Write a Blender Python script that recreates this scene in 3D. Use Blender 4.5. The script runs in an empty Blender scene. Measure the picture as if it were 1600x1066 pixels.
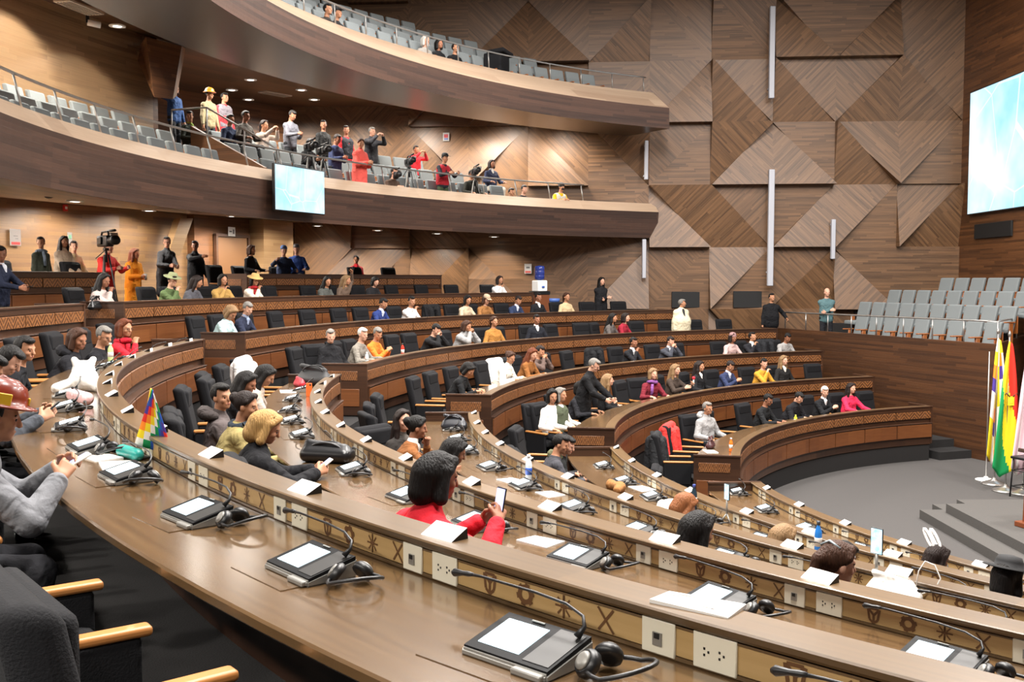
import bpy, bmesh, math, random
import numpy as np
from mathutils import Vector, Matrix
from math import sin, cos, pi, radians, degrees, atan2, hypot, sqrt, acos

sc = bpy.context.scene
COL = sc.collection
# ------------------------------------------------------------------ camera, light, exposure
CX, CY, CZ = 12.2689, 14.4283, 4.0267          # the hall's centre lies at the origin; the camera stands in the fifth row
FOC, PITCH = 1599.06, -0.0594
cam_d = bpy.data.cameras.new('camera'); cam = bpy.data.objects.new('camera', cam_d); COL.objects.link(cam)
cam.location = (-CX, -CY, CZ); cam.rotation_euler = (pi/2+PITCH, 0, 0)
cam_d.sensor_width = 36; cam_d.lens = 36*FOC/1600; cam_d.clip_end = 200
sc.camera = cam
vs = sc.view_settings; vs.view_transform = 'Standard'; vs.look = 'None'; vs.gamma = 1; vs.use_curve_mapping = False
vs.exposure = 0.72
sc.cycles.use_denoising = True
sc.cycles.max_bounces = 6; sc.cycles.diffuse_bounces = 3; sc.cycles.glossy_bounces = 3
sc.cycles.sample_clamp_indirect = 3; sc.cycles.sample_clamp_direct = 3
w = bpy.data.worlds.new('world'); sc.world = w; w.use_nodes = True
w.node_tree.nodes['Background'].inputs[0].default_value = (1.0, .93, .85, 1)
w.node_tree.nodes['Background'].inputs[1].default_value = .25

def lamp(kind, name, loc, power, color=(1, .955, .905), size=1.0, rot=(0, 0, 0), angle=None, blend=.6):
    d = bpy.data.lights.new(name, kind); d.energy = power; d.color = color
    if kind == 'AREA': d.shape = 'DISK'; d.size = size
    if kind == 'SPOT': d.spot_size = angle; d.spot_blend = blend; d.shadow_soft_size = size
    if kind == 'POINT': d.shadow_soft_size = size
    o = bpy.data.objects.new(name, d); o.location = loc; o.rotation_euler = rot; COL.objects.link(o); return o
CEIL_Z = 13.2
# the big round ceiling lights of the hall
for i, (x, y) in enumerate([(-4, 3), (-9.5, 6), (-9.5, -1), (-4, -5), (-10.5, -8), (-14.5, 2.5), (-5.5, 10), (-13.5, 8.5), (-14, -6), (-12, -12.5), (-1, 8.5), (-1, -1)]):
    lamp('AREA', 'ceiling_lamp', (x, y, CEIL_Z-.12), 300 if y > 8 else 740 if y > 2 else 960, size=1.9)

# ------------------------------------------------------------------ geometry of the hall
Rk = [8.8089+1.96495*k for k in range(7)]       # ledge radius of each row of desks, front row first
Zk = [1.2188+.492976*k for k in range(7)]       # ledge height
DESK_H = .854
Fk = [z-DESK_H for z in Zk]                     # tier floors
def ray(x, y):
    u = (x-800)/FOC; v = -(y-533)/FOC
    return u, cos(PITCH)-v*sin(PITCH), sin(PITCH)+v*cos(PITCH)
def at_z(x, y, z):
    d = ray(x, y); t = (z-CZ)/d[2]
    return Vector((d[0]*t-CX, d[1]*t-CY, z))
def at_r(x, R, far=True, y=533):
    d = ray(x, y); a = d[0]**2+d[1]**2; b = -2*(d[0]*CX+d[1]*CY); c = CX**2+CY**2-R*R
    D = max(b*b-4*a*c, 0); t = (-b+(1 if far or c < 0 else -1)*sqrt(D))/(2*a)
    return Vector((d[0]*t-CX, d[1]*t-CY, d[2]*t+CZ))
def at_d(x, y, depth):
    d = ray(x, y); t = depth/d[1]
    return Vector((d[0]*t-CX, d[1]*t-CY, d[2]*t+CZ))
def ang(p): return atan2(p[1], p[0]) % (2*pi)
def pol(R, a, z=0): return Vector((R*cos(a), R*sin(a), z))
WALL_K = .083
def wallY(x): return 16.5+WALL_K*(1.15-x)

# ------------------------------------------------------------------ materials
MATS = {}
def new_mat(name):
    m = bpy.data.materials.new(name); m.use_nodes = True
    nt = m.node_tree; return m, nt, nt.nodes['Principled BSDF']
def lin(h):
    if not isinstance(h, str): return tuple(h)
    h = h.lstrip('#'); o = []
    for i in (0, 2, 4):
        c = int(h[i:i+2], 16)/255; o.append(c/12.92 if c <= .04045 else ((c+.055)/1.055)**2.4)
    return tuple(o)
def plain(name, col, rough=.6, metal=0, emit=0, spec=.5, bump=0, bscale=200, coat=0):
    key = (name, str(col), rough, metal, emit)
    if key in MATS: return MATS[key]
    m, nt, b = new_mat(name); c = lin(col)
    b.inputs['Base Color'].default_value = (*c, 1); b.inputs['Roughness'].default_value = rough
    b.inputs['Metallic'].default_value = metal; b.inputs['Specular IOR Level'].default_value = spec
    b.inputs['Coat Weight'].default_value = coat
    if emit: b.inputs['Emission Color'].default_value = (*c, 1); b.inputs['Emission Strength'].default_value = emit
    if bump:
        tc = nt.nodes.new('ShaderNodeTexCoord'); n = nt.nodes.new('ShaderNodeTexNoise'); n.inputs['Scale'].default_value = bscale
        bp = nt.nodes.new('ShaderNodeBump'); bp.inputs['Strength'].default_value = bump; bp.inputs['Distance'].default_value = .01
        nt.links.new(tc.outputs['Object'], n.inputs['Vector']); nt.links.new(n.outputs['Fac'], bp.inputs['Height']); nt.links.new(bp.outputs['Normal'], b.inputs['Normal'])
    MATS[key] = m; return m
def cloth(col, rough=.85):
    key = ('folded', str(col))
    if key in MATS: return MATS[key]
    m = plain('cloth', col, rough, spec=.2, bump=.25, bscale=90); MATS.pop(('cloth', str(col), rough, 0, 0))
    nt = m.node_tree; b = nt.nodes['Principled BSDF']; b1 = [n for n in nt.nodes if n.type == 'BUMP'][0]
    n = nt.nodes.new('ShaderNodeTexNoise'); n.inputs['Scale'].default_value = 11; n.inputs['Detail'].default_value = 1; n.inputs['Distortion'].default_value = .8
    bp = nt.nodes.new('ShaderNodeBump'); bp.inputs['Strength'].default_value = .55; bp.inputs['Distance'].default_value = .05
    nt.links.new([q for q in nt.nodes if q.type == 'TEX_COORD'][0].outputs['Object'], n.inputs['Vector'])
    nt.links.new(n.outputs['Fac'], bp.inputs['Height']); nt.links.new(b1.outputs['Normal'], bp.inputs['Normal']); nt.links.new(bp.outputs['Normal'], b.inputs['Normal'])
    MATS[key] = m; return m
class NT:
    def __init__(s, nt): s.nt = nt
    def n(s, t, **kw):
        o = s.nt.nodes.new(t)
        for k, v in kw.items(): setattr(o, k, v)
        return o
    def put(s, sock, v):
        if isinstance(v, bpy.types.NodeSocket): s.nt.links.new(v, sock)
        else: sock.default_value = v
    def m(s, op, a, b=0., c=0.):
        o = s.n('ShaderNodeMath', operation=op)
        s.put(o.inputs[0], a); s.put(o.inputs[1], b); s.put(o.inputs[2], c); return o.outputs[0]
    def xyz(s, x, y, z):
        o = s.n('ShaderNodeCombineXYZ'); s.put(o.inputs[0], x); s.put(o.inputs[1], y); s.put(o.inputs[2], z); return o.outputs[0]
    def mix(s, f, a, b):
        o = s.n('ShaderNodeMix', data_type='RGBA'); s.put(o.inputs[0], f); s.put(o.inputs[6], a); s.put(o.inputs[7], b); return o.outputs[2]
def wood(name, c1, c2, mode, strip=.06, length=1.6, rough=.45, coat=0., contrast=1., spec=.5, groove=.35):
    """planks: u runs along the boards, v across them"""
    if name in MATS: return MATS[name]
    m, nt, b = new_mat(name); N = NT(nt)
    g = N.n('ShaderNodeNewGeometry'); sx = N.n('ShaderNodeSeparateXYZ'); nt.links.new(g.outputs['Position'], sx.inputs[0])
    X, Y, Z = sx.outputs
    if mode == 'cyl': u = N.m('MULTIPLY', N.m('ARCTAN2', Y, X), 18.); v = Z
    elif mode == 'top':
        u = N.m('MULTIPLY', N.m('ARCTAN2', Y, X), 15.); v = N.m('SQRT', N.m('ADD', N.m('MULTIPLY', X, X), N.m('MULTIPLY', Y, Y)))
    elif mode == 'y': u = Y; v = Z
    else:
        th = {'h': 0., '/': pi/4, '\\': -pi/4}[mode]
        u = N.m('ADD', N.m('MULTIPLY', X, cos(th)), N.m('MULTIPLY', Z, sin(th)))
        v = N.m('ADD', N.m('MULTIPLY', X, -sin(th)), N.m('MULTIPLY', Z, cos(th)))
    vs_ = N.m('DIVIDE', v, strip); sid = N.m('FLOOR', vs_)
    wn = N.n('ShaderNodeTexWhiteNoise', noise_dimensions='1D'); nt.links.new(sid, wn.inputs['W'])
    pid = N.m('FLOOR', N.m('ADD', N.m('DIVIDE', u, length), N.m('MULTIPLY', wn.outputs['Value'], 7.)))
    wn2 = N.n('ShaderNodeTexWhiteNoise', noise_dimensions='2D'); nt.links.new(N.xyz(sid, pid, 0.), wn2.inputs['Vector'])
    gr = N.n('ShaderNodeTexNoise'); gr.inputs['Scale'].default_value = 1.; gr.inputs['Detail'].default_value = 4
    nt.links.new(N.xyz(N.m('MULTIPLY', u, 1.3), N.m('MULTIPLY', v, 45.), N.m('MULTIPLY', wn2.outputs['Value'], 9.)), gr.inputs['Vector'])
    f = N.m('ADD', N.m('MULTIPLY', wn2.outputs['Value'], .62*contrast), N.m('MULTIPLY', N.m('SUBTRACT', gr.outputs['Fac'], .35), .9))
    f = N.m('MINIMUM', N.m('MAXIMUM', f, 0.), 1.)
    col = N.mix(f, (*lin(c1), 1), (*lin(c2), 1))
    nt.links.new(col, b.inputs['Base Color'])
    b.inputs['Roughness'].default_value = rough; b.inputs['Coat Weight'].default_value = coat; b.inputs['Coat Roughness'].default_value = .16
    b.inputs['Specular IOR Level'].default_value = spec
    if groove:
        fr = N.m('ABSOLUTE', N.m('SUBTRACT', N.m('FRACT', vs_), .5)); h = N.m('LESS_THAN', fr, .44)
        bp = N.n('ShaderNodeBump'); bp.inputs['Strength'].default_value = groove; bp.inputs['Distance'].default_value = .006
        nt.links.new(h, bp.inputs['Height']); nt.links.new(bp.outputs['Normal'], b.inputs['Normal'])
    MATS[name] = m; return m
def carved_mat():
    m, nt, b = new_mat('carved_wood'); N = NT(nt)
    g = N.n('ShaderNodeNewGeometry'); sx = N.n('ShaderNodeSeparateXYZ'); nt.links.new(g.outputs['Position'], sx.inputs[0])
    X, Y, Z = sx.outputs
    rr = N.m('SQRT', N.m('ADD', N.m('MULTIPLY', X, X), N.m('MULTIPLY', Y, Y)))
    u = N.m('MULTIPLY', N.m('ARCTAN2', Y, X), rr)
    # stepped zigzag bands like a woven Andean border
    zig = N.m('ABSOLUTE', N.m('SUBTRACT', N.m('FRACT', N.m('DIVIDE', u, .30)), .5))
    a = N.m('FRACT', N.m('ADD', N.m('MULTIPLY', zig, 3.6), N.m('DIVIDE', Z, .078)))
    st = N.m('FRACT', N.m('DIVIDE', N.m('ADD', u, Z), .07))
    h = N.m('MULTIPLY', N.m('GREATER_THAN', a, .42), N.m('ADD', .55, N.m('MULTIPLY', N.m('GREATER_THAN', st, .4), .45)))
    no = N.n('ShaderNodeTexNoise'); no.inputs['Scale'].default_value = 6; nt.links.new(g.outputs['Position'], no.inputs['Vector'])
    c = N.mix(no.outputs['Fac'], (*lin('#704626'), 1), (*lin('#936138'), 1))
    c = N.mix(N.m('MULTIPLY', h, .85), c, (*lin('#351c0e'), 1))
    nt.links.new(c, b.inputs['Base Color']); b.inputs['Roughness'].default_value = .42
    bp = N.n('ShaderNodeBump'); bp.inputs['Strength'].default_value = .9; bp.inputs['Distance'].default_value = .02; bp.invert = True
    nt.links.new(h, bp.inputs['Height']); nt.links.new(bp.outputs['Normal'], b.inputs['Normal']); return m
WOOD_D, WOOD_L = '#46311f', '#836041'
M_wall = {d: wood('wall_planks_'+n, WOOD_D, WOOD_L, d, strip=.055, length=1.3, contrast=.7) for d, n in (('h', 'level'), ('/', 'rising'), ('\\', 'falling'))}
M_cyl = wood('curved_planks', '#452a18', '#7d5434', 'cyl', strip=.07, length=1.4)
M_fascia = wood('fascia_planks', '#281912', '#4a3226', 'cyl', strip=.07, length=2., rough=.5)
M_lip = wood('lip_wood', '#8a7360', '#b09a84', 'top', strip=.3, length=2.4, rough=.35, groove=0)
M_fwall = wood('front_planks', '#38200f', '#6d4526', 'y', strip=.06, length=1.5)
M_soffit = plain('soffit_metal', '#55483c', .32, metal=.25)
M_soffit2 = wood('soffit_wood', '#3f2a1a', '#6c4a30', 'top', strip=.3, length=2, groove=0)
M_work = wood('worktop_wood', '#4b3824', '#735839', 'top', strip=.24, length=1.2, rough=.2, coat=.7, contrast=.5, groove=0)
M_ledge = wood('ledge_wood', '#4d3b27', '#6d5537', 'top', strip=.3, length=2.0, rough=.3, coat=.2, contrast=.6, groove=0)
M_dark = wood('dark_desk_wood', '#2a1a12', '#4a3020', 'cyl', strip=.5, length=3, rough=.35, groove=0)
M_panel = wood('desk_panel_wood', '#552f18', '#7a4b28', 'cyl', strip=.4, length=1.1, rough=.38, groove=0, contrast=.6)
M_inner = wood('inlay_wood', '#a48656', '#c2a272', 'cyl', strip=.3, length=1., rough=.4, groove=0, contrast=.5)
M_carved = carved_mat()
M_trimlight = plain('pale_wood_trim', '#b58a58', .4)
M_carpet = plain('carpet', '#2b2a2a', .95, spec=.1, bump=.4, bscale=120)
M_black = plain('black_fabric', '#101013', .9, spec=.25, bump=.3, bscale=150)
M_blackp = plain('black_plastic', '#101012', .4)
M_armwood = plain('arm_wood', '#a8703c', .35, coat=.2)
M_steel = plain('steel', '#b9b8b6', .28, metal=.9)
M_silver = plain('silver_plastic', '#8f8d88', .35, metal=.5)
M_greyseat = plain('grey_seat_fabric', '#6c7172', .9, spec=.15, bump=.3, bscale=120)
M_seatwood = plain('seat_wood', '#8c5025', .4)
M_white = plain('white_card', '#f0efec', .6)
M_plate = plain('outlet_plastic', '#d8d2bf', .4)
M_inlay = plain('inlay_dark', '#5a3a1c', .5)
M_lamp = plain('lamp_glow', (1, .93, .8), .5, emit=14)
M_pillar = plain('grey_pole', '#a9abb3', .45)
M_blackhole = plain('black_recess', '#0b0b0c', .7)

# ------------------------------------------------------------------ scene helpers
def link(name, me, parent=None, mat=None):
    o = bpy.data.objects.new(name, me); COL.objects.link(o)
    if mat is not None:
        for m in (mat if isinstance(mat, (list, tuple)) else [mat]): me.materials.append(m)
    if parent is not None: o.parent = parent
    return o
def bm_obj(name, bm, parent=None, mat=None, smooth=False):
    me = bpy.data.meshes.new(name); bm.to_mesh(me); bm.free()
    if smooth: me.polygons.foreach_set('use_smooth', [True]*len(me.polygons))
    return link(name, me, parent, mat)
def tag(o, label, cat, group=None):
    o['label'] = label; o['category'] = cat
    if group: o['group'] = group
    return o
def empty(name, loc, rz=0., label=None, cat=None, group=None):
    o = bpy.data.objects.new(name, None); o.location = loc; o.rotation_euler = (0, 0, rz); o.empty_display_size = .1; COL.objects.link(o)
    if label: tag(o, label, cat, group)
    return o
def struct(o): o['kind'] = 'structure'; return o
def dup(root, loc, rz, label, group=None, kids=True):
    r = root.copy(); COL.objects.link(r); r.location = loc; r.rotation_euler = (0, 0, rz); r['label'] = label
    if group: r['group'] = group
    for ch in (list(root.children) if kids else []):
        c = ch.copy(); COL.objects.link(c); c.parent = r; c.matrix_parent_inverse = ch.matrix_parent_inverse
        for g in ch.children:
            d = g.copy(); COL.objects.link(d); d.parent = c
    return r
def box(bm, c, s, bev=0., seg=2, mat=0, rot=None):
    r = bmesh.ops.create_cube(bm, size=1.0); vs_ = r['verts']
    bmesh.ops.scale(bm, vec=s, verts=vs_)
    fs = set(f for v in vs_ for f in v.link_faces)
    if bev:
        es = list(set(e for v in vs_ for e in v.link_edges))
        rr = bmesh.ops.bevel(bm, geom=es, offset=bev, segments=seg, affect='EDGES', profile=.5)
        fs = set(rr['faces']) | set(f for f in fs if f.is_valid); vs_ = list(set(v for f in fs for v in f.verts))
    if rot is not None: bmesh.ops.rotate(bm, verts=vs_, cent=(0, 0, 0), matrix=rot)
    bmesh.ops.translate(bm, vec=c, verts=vs_)
    for f in fs: f.material_index = mat; f.smooth = bool(bev)
    return vs_
def tube(bm, pts, r, n=8, mat=0, cap=True):
    """round bar through points; r may be a list"""
    pts = [Vector(p) for p in pts]; k = len(pts); rs = r if isinstance(r, (list, tuple)) else [r]*k
    rings = []; prev = None
    for i, p in enumerate(pts):
        t = (pts[min(i+1, k-1)]-pts[max(i-1, 0)]).normalized()
        if prev is None: a = t.orthogonal().normalized()
        else: a = (prev-t*prev.dot(t)); a = a.normalized() if a.length > 1e-6 else t.orthogonal().normalized()
        prev = a; b = t.cross(a)
        rings.append([bm.verts.new(p+(a*cos(2*pi*j/n)+b*sin(2*pi*j/n))*rs[i]) for j in range(n)])
    for i in range(k-1):
        for j in range(n):
            f = bm.faces.new((rings[i][j], rings[i][(j+1) % n], rings[i+1][(j+1) % n], rings[i+1][j])); f.smooth = True; f.material_index = mat
    if cap:
        for rg in (rings[0][::-1], rings[-1]):
            f = bm.faces.new(rg); f.material_index = mat
def lathe(bm, prof, n=20, mat=0, c=(0, 0, 0)):
    rings = []
    for r, z in prof: rings.append([bm.verts.new((c[0]+r*cos(2*pi*j/n), c[1]+r*sin(2*pi*j/n), c[2]+z)) for j in range(n)])
    for i in range(len(prof)-1):
        for j in range(n):
            f = bm.faces.new((rings[i][j], rings[i][(j+1) % n], rings[i+1][(j+1) % n], rings[i+1][j])); f.smooth = True; f.material_index = mat
    f = bm.faces.new(rings[0][::-1]); f.material_index = mat; f = bm.faces.new(rings[-1]); f.material_index = mat
def sweep(prof, a0, a1, n, org=(0, 0, 0), rmax=None, mats=None):
    """closed (r,z) polygon turned about the hall's axis from angle a0 to a1 (radians)"""
    bm = bmesh.new(); org = Vector(org); rings = []
    for i in range(n+1):
        a = a0+(a1-a0)*i/n; lim = rmax(a) if rmax else 1e9
        rings.append([bm.verts.new(pol(min(r, lim), a, z)-org) for r, z in prof])
    k = len(prof)
    for i in range(n):
        for j in range(k):
            try:
                f = bm.faces.new((rings[i][j], rings[i][(j+1) % k], rings[i+1][(j+1) % k], rings[i+1][j]))
                if mats: f.material_index = mats[j]
            except ValueError: pass
    bm.faces.new(rings[0]); bm.faces.new(rings[-1][::-1])
    bmesh.ops.recalc_face_normals(bm, faces=bm.faces)
    return bm
def rect(r0, r1, z0, z1): return [(r0, z0), (r1, z0), (r1, z1), (r0, z1)]
ORD = ['first', 'second', 'third', 'fourth', 'fifth', 'sixth', 'seventh', 'eighth', 'ninth', 'tenth', 'eleventh', 'twelfth', 'thirteenth', 'fourteenth', 'fifteenth', 'sixteenth', 'seventeenth', 'eighteenth', 'nineteenth', 'twentieth']
ORD += ['twenty-'+o for o in ORD[:9]]+['thirtieth']+['thirty-'+o for o in ORD[:9]]
rnd = random.Random(7)
# ------------------------------------------------------------------ setting: floor, tiers, walls, ceiling
bm = bmesh.new(); box(bm, (-11, 0, -.1), (30, 44, .2)); struct(bm_obj('floor', bm, mat=plain('hall_carpet', '#494746', .95, spec=.1, bump=.5, bscale=60)))
def lim(a):
    s = sin(a)
    # distance from the axis to the panelled side wall (only where it is in front)
    return (wallY(-5)+0.0)/s-.35 if s > .35 else 1e9
def lim_side(a):
    # ray (cos,sin)*r meets Y = 16.5+k*(1.15-X)
    d = sin(a)+WALL_K*cos(a)
    return ((16.5+WALL_K*1.15)/d-.02) if d > .3 else 1e9
for k in range(7):
    R1 = Rk[k+1]+.06 if k < 6 else 27.5
    a0 = radians(109.3) if k < 4 else radians(113)
    z0 = -.05 if k == 0 else Fk[k]-.6
    prof = rect(Rk[k]+.02, R1, z0, Fk[k])
    o = bm_obj('floor_tier', sweep(prof, a0, radians(262), 90, rmax=lim_side), mat=M_carpet); struct(o)
# steps beside the front row, by the stand
for i in range(2):
    bm = bmesh.new()
    c = Vector((-2.35, 8.85, 0)); rot = Matrix.Rotation(radians(19.3), 3, 'Z')
    L = 1.05-.36*i
    box(bm, (-(.36*i)*.33*1, .36*i*.944+.1, .09+.18*i), (1.1, L, .18), rot=rot); bmesh.ops.translate(bm, vec=c, verts=bm.verts)
    struct(bm_obj('floor_step', bm, mat=M_carpet))
# platform in the middle of the floor
bm = bmesh.new()
def prism(bm, pts, z0, z1, mat=0):
    lo = [bm.verts.new((x, y, z0)) for x, y in pts]; hi = [bm.verts.new((x, y, z1)) for x, y in pts]; n = len(pts)
    fs = [bm.faces.new(lo[::-1]), bm.faces.new(hi)]+[bm.faces.new((lo[i], lo[(i+1) % n], hi[(i+1) % n], hi[i])) for i in range(n)]
    for f in fs: f.material_index = mat
    bmesh.ops.recalc_face_normals(bm, faces=fs)
    return fs
prism(bm, [(-5.37, -6), (-5.37, 2.69), (-4.98, 2.69), (-4.98, 3.12), (1.0, 3.12), (1.0, -6)], 0, .15)
prism(bm, [(-5.02, -6), (-5.02, 2.47), (-4.70, 2.47), (-4.70, 2.80), (1.0, 2.80), (1.0, -6)], .15, .30)
struct(bm_obj('floor_platform', bm, mat=plain('platform_carpet', '#4e4c4a', .95, spec=.1, bump=.5, bscale=60)))
bm = bmesh.new(); box(bm, (-11, 0, CEIL_Z+.1), (32, 46, .2)); struct(bm_obj('ceiling', bm, mat=plain('ceiling_paint', '#8a7a68', .8)))

# panelled side wall: square cells, each split in two tilted triangles of boarding
CELLW, Z0, CELLH = 1.846, 3.15, 1.882
CELL = {
 (0,0): '\\ LL/f UR/f', (0,1): '/ ULhd LR\\u', (0,2): '\\ LL/u URhd', (0,3): '\\ LLhd UR\\d', (0,4): '\\ LLhf UR\\f', (0,5): '/ ULhf LR\\d', (0,6): '\\ LL/u UR/f', (0,7): '/ UL\\f LR\\u',
 (1,0): '\\ LL/d UR/f', (1,1): '/ UL\\f LR\\d', (1,2): '\\ LL/d UR/f', (1,3): '\\ LL/d UR/f', (1,4): '/ UL\\f LR\\u', (1,5): '/ ULhf LR/f', (1,6): '\\ LLhf URhu', (1,7): '/ ULhu LR/f',
 (2,0): '/ UL/u LRhf', (2,1): '\\ UR\\u LL/d', (2,2): '\\ LL/u URhf', (2,3): '/ UL\\d LR\\u', (2,4): '/ UL\\f LRhf', (2,5): '\\ LLhf UR/d', (2,6): '\\ LL\\u UR\\f', (2,7): '/ UL\\u LR\\f', (2,8): '\\ LL/f UR/u', (2,9): '/ UL\\f LR/f',
 (3,0): '/ UL/u LR\\d', (3,1): '/ UL\\u LRhf', (3,2): '/ ULhf LR\\u', (3,3): '\\ LL/d UR/f', (3,4): '\\ LL/u UR/d', (3,5): '/ ULhf LR\\f', (3,6): '\\ LLhf URhf', (3,7): '\\ LLhf URhf', (3,8): '\\ LL\\f UR\\f', (3,9): '\\ LLhf URhu', (3,10): '\\ LL\\f UR\\u',
 (4,0): '\\ LLhf URhf', (4,1): '\\ LL/u URhf', (4,2): '/ UL\\f LR\\d', (4,3): '/ UL\\u LRhf', (4,4): '/ UL\\f LRhf', (4,5): '/ ULhf LR\\u', (4,6): '\\ LLhf UR/f', (4,7): '\\ LL/u URhf', (4,8): '/ UL\\u LR\\d', (4,9): '/ UL/u LRhf', (4,10): '/ UL/f LR/u',
 (5,0): '\\ LLhf URhf', (5,1): '\\ LL\\f UR\\f', (5,2): '/ UL\\f LR\\f', (5,3): '\\ LL\\u UR\\d', (5,4): '\\ LL\\f UR\\f',
}
bm = bmesh.new(); WM = ['h', '/', '\\']
def wp(x, z, out): # point on the wall, out = how far it stands proud
    return (x+WALL_K*0, wallY(x)-out, z)
H = {'u': (.42, .03), 'd': (.03, .40), 'f': (.12, .12)}     # (bottom, top) relief
for j in range(-1, 6):
    for i in range(11):
        row = 4-j
        spec = CELL.get((row, i)) or ['\\ LL/f URhf', '/ UL\\u LRhf', '\\ LL/u UR\\f', '/ ULhf LR\\f'][(i*7+row*5) % 4]
        xr = 1.15-CELLW*i; xl = xr-CELLW; zb = Z0+CELLH*j; zt = zb+CELLH
        if row == 5: zb = 1.2
        dg, t1, t2 = spec.split()
        for t in (t1, t2):
            wh, di, tl = t[:2], t[2], t[3]
            tri = {'LL': [(xl, zb), (xr, zb), (xl, zt)], 'UR': [(xr, zt), (xl, zt), (xr, zb)], 'UL': [(xl, zt), (xl, zb), (xr, zt)], 'LR': [(xr, zb), (xr, zt), (xl, zb)]}[wh]
            ob, ot = H[tl]
            fr = [bm.verts.new(wp(x, z, ob if z == zb else ot)) for x, z in tri]; bk = [bm.verts.new(wp(x, z, 0)) for x, z in tri]
            fs = [bm.faces.new(fr)]+[bm.faces.new((fr[a], fr[(a+1) % 3], bk[(a+1) % 3], bk[a])) for a in range(3)]
            for f in fs: f.material_index = WM.index(di)
            bmesh.ops.recalc_face_normals(bm, faces=fs+[bm.faces.new(bk[::-1])])
# backing
lo = [bm.verts.new((x, wallY(x)+o, z)) for x, o in ((1.15, 0), (-19.16, 0), (-19.16, .3), (1.15, .3)) for z in (0, CEIL_Z)]
for a in range(4):
    b_ = (a+1) % 4; bm.faces.new((lo[2*a], lo[2*b_], lo[2*b_+1], lo[2*a+1]))
side = struct(bm_obj('wall_side', bm, mat=[M_wall[d] for d in WM]))
# front wall with the big screen
bm = bmesh.new(); box(bm, (1.3, 0, CEIL_Z/2), (.3, 36, CEIL_Z)); struct(bm_obj('wall_front', bm, mat=M_fwall))
# curved back walls
L0 = (-19.16, wallY(-19.16)); L1 = (-21.9, 10.8)
bm = bmesh.new()
pts = [L0, (-20.1, 15.6), (-20.75, 15.2), (-21.15, 13.6), L1]+[tuple(pol(24.42, radians(a))[:2]) for a in range(156, 262, 4)]
outp = [(x*1.03, y*1.03) for x, y in pts]
for (p, q) in ((pts, outp),):
    n = len(p)
    va = [[bm.verts.new((x, y, z)) for x, y in p] for z in (2.2, 6.0)]; vb = [[bm.verts.new((x, y, z)) for x, y in q] for z in (2.2, 6.0)]
    for i in range(n-1):
        bm.faces.new((va[0][i], va[0][i+1], va[1][i+1], va[1][i])); bm.faces.new((vb[0][i], vb[1][i], vb[1][i+1], vb[0][i+1]))
        bm.faces.new((va[1][i], va[1][i+1], vb[1][i+1], vb[1][i]))
struct(bm_obj('wall_back', bm, mat=wood('back_planks', '#5f4530', '#99774f', 'cyl', strip=.09, length=1.2)))
struct(bm_obj('wall_gallery', sweep(rect(22.0, 22.2, 6.0, CEIL_Z), radians(157), radians(262), 60), mat=wood('gallery_planks', '#6b523a', '#a38564', 'cyl', strip=.09, length=1.2)))
struct(bm_obj('wall_gallery_return', sweep(rect(22.0, 26.6, 6.0, CEIL_Z), radians(156.6), radians(157), 1), mat=M_cyl))
bm = bmesh.new(); box(bm, ((-20.6+L0[0]-1.2)/2, 13.6, 9.6), (.3, 10, 7.4), rot=Matrix.Rotation(radians(-8), 3, 'Z'))
bm.free()
bm = bmesh.new(); pr = [pol(26.5, radians(a)) for a in (136, 140, 145, 150, 155, 157.2)]
for i in range(len(pr)-1):
    bm.faces.new([bm.verts.new((p[0], p[1], z)) for p, z in ((pr[i], 5.8), (pr[i+1], 5.8), (pr[i+1], CEIL_Z), (pr[i], CEIL_Z))])
struct(bm_obj('wall_gallery_rear', bm, mat=M_cyl))
# balconies
def balcony(name, prof, mats, a0, a1, msl):
    o = bm_obj(name, sweep(prof, radians(a0), radians(a1), 150, rmax=lim_side, mats=mats), mat=msl); return struct(o)
B1 = [(18.66, 6.10), (18.90, 6.37), (18.96, 6.37), (18.96, 5.72), (20.05, 5.72), (20.05, 6.12), (20.95, 6.12), (20.95, 6.52), (21.85, 6.52), (21.85, 6.92), (27, 6.92), (27, 5.85), (24.5, 5.80), (18.73, 5.31)]
B1m = [1, 1, 0, 2, 2, 2, 2, 2, 2, 2, 0, 3, 3, 0]
balcony('floor_balcony_lower', B1, B1m, 114.7, 255, [M_fascia, M_lip, M_carpet, M_soffit2])
B2 = [(17.02, 8.94), (17.83, 9.50), (17.90, 9.50), (17.90, 9.0), (19.0, 9.0), (19.0, 9.45), (19.9, 9.45), (19.9, 9.9), (20.8, 9.9), (20.8, 10.35), (27, 10.35), (27, 9.45), (22, 9.40), (19.15, 8.80), (19.10, 8.40), (17.01, 8.35)]
B2m = [1, 1, 0, 2, 2, 2, 2, 2, 2, 2, 0, 4, 4, 4, 3, 0]
balcony('floor_balcony_upper', B2, B2m, 117.2, 255, [M_fascia, M_lip, M_carpet, M_soffit, M_soffit2])

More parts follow.
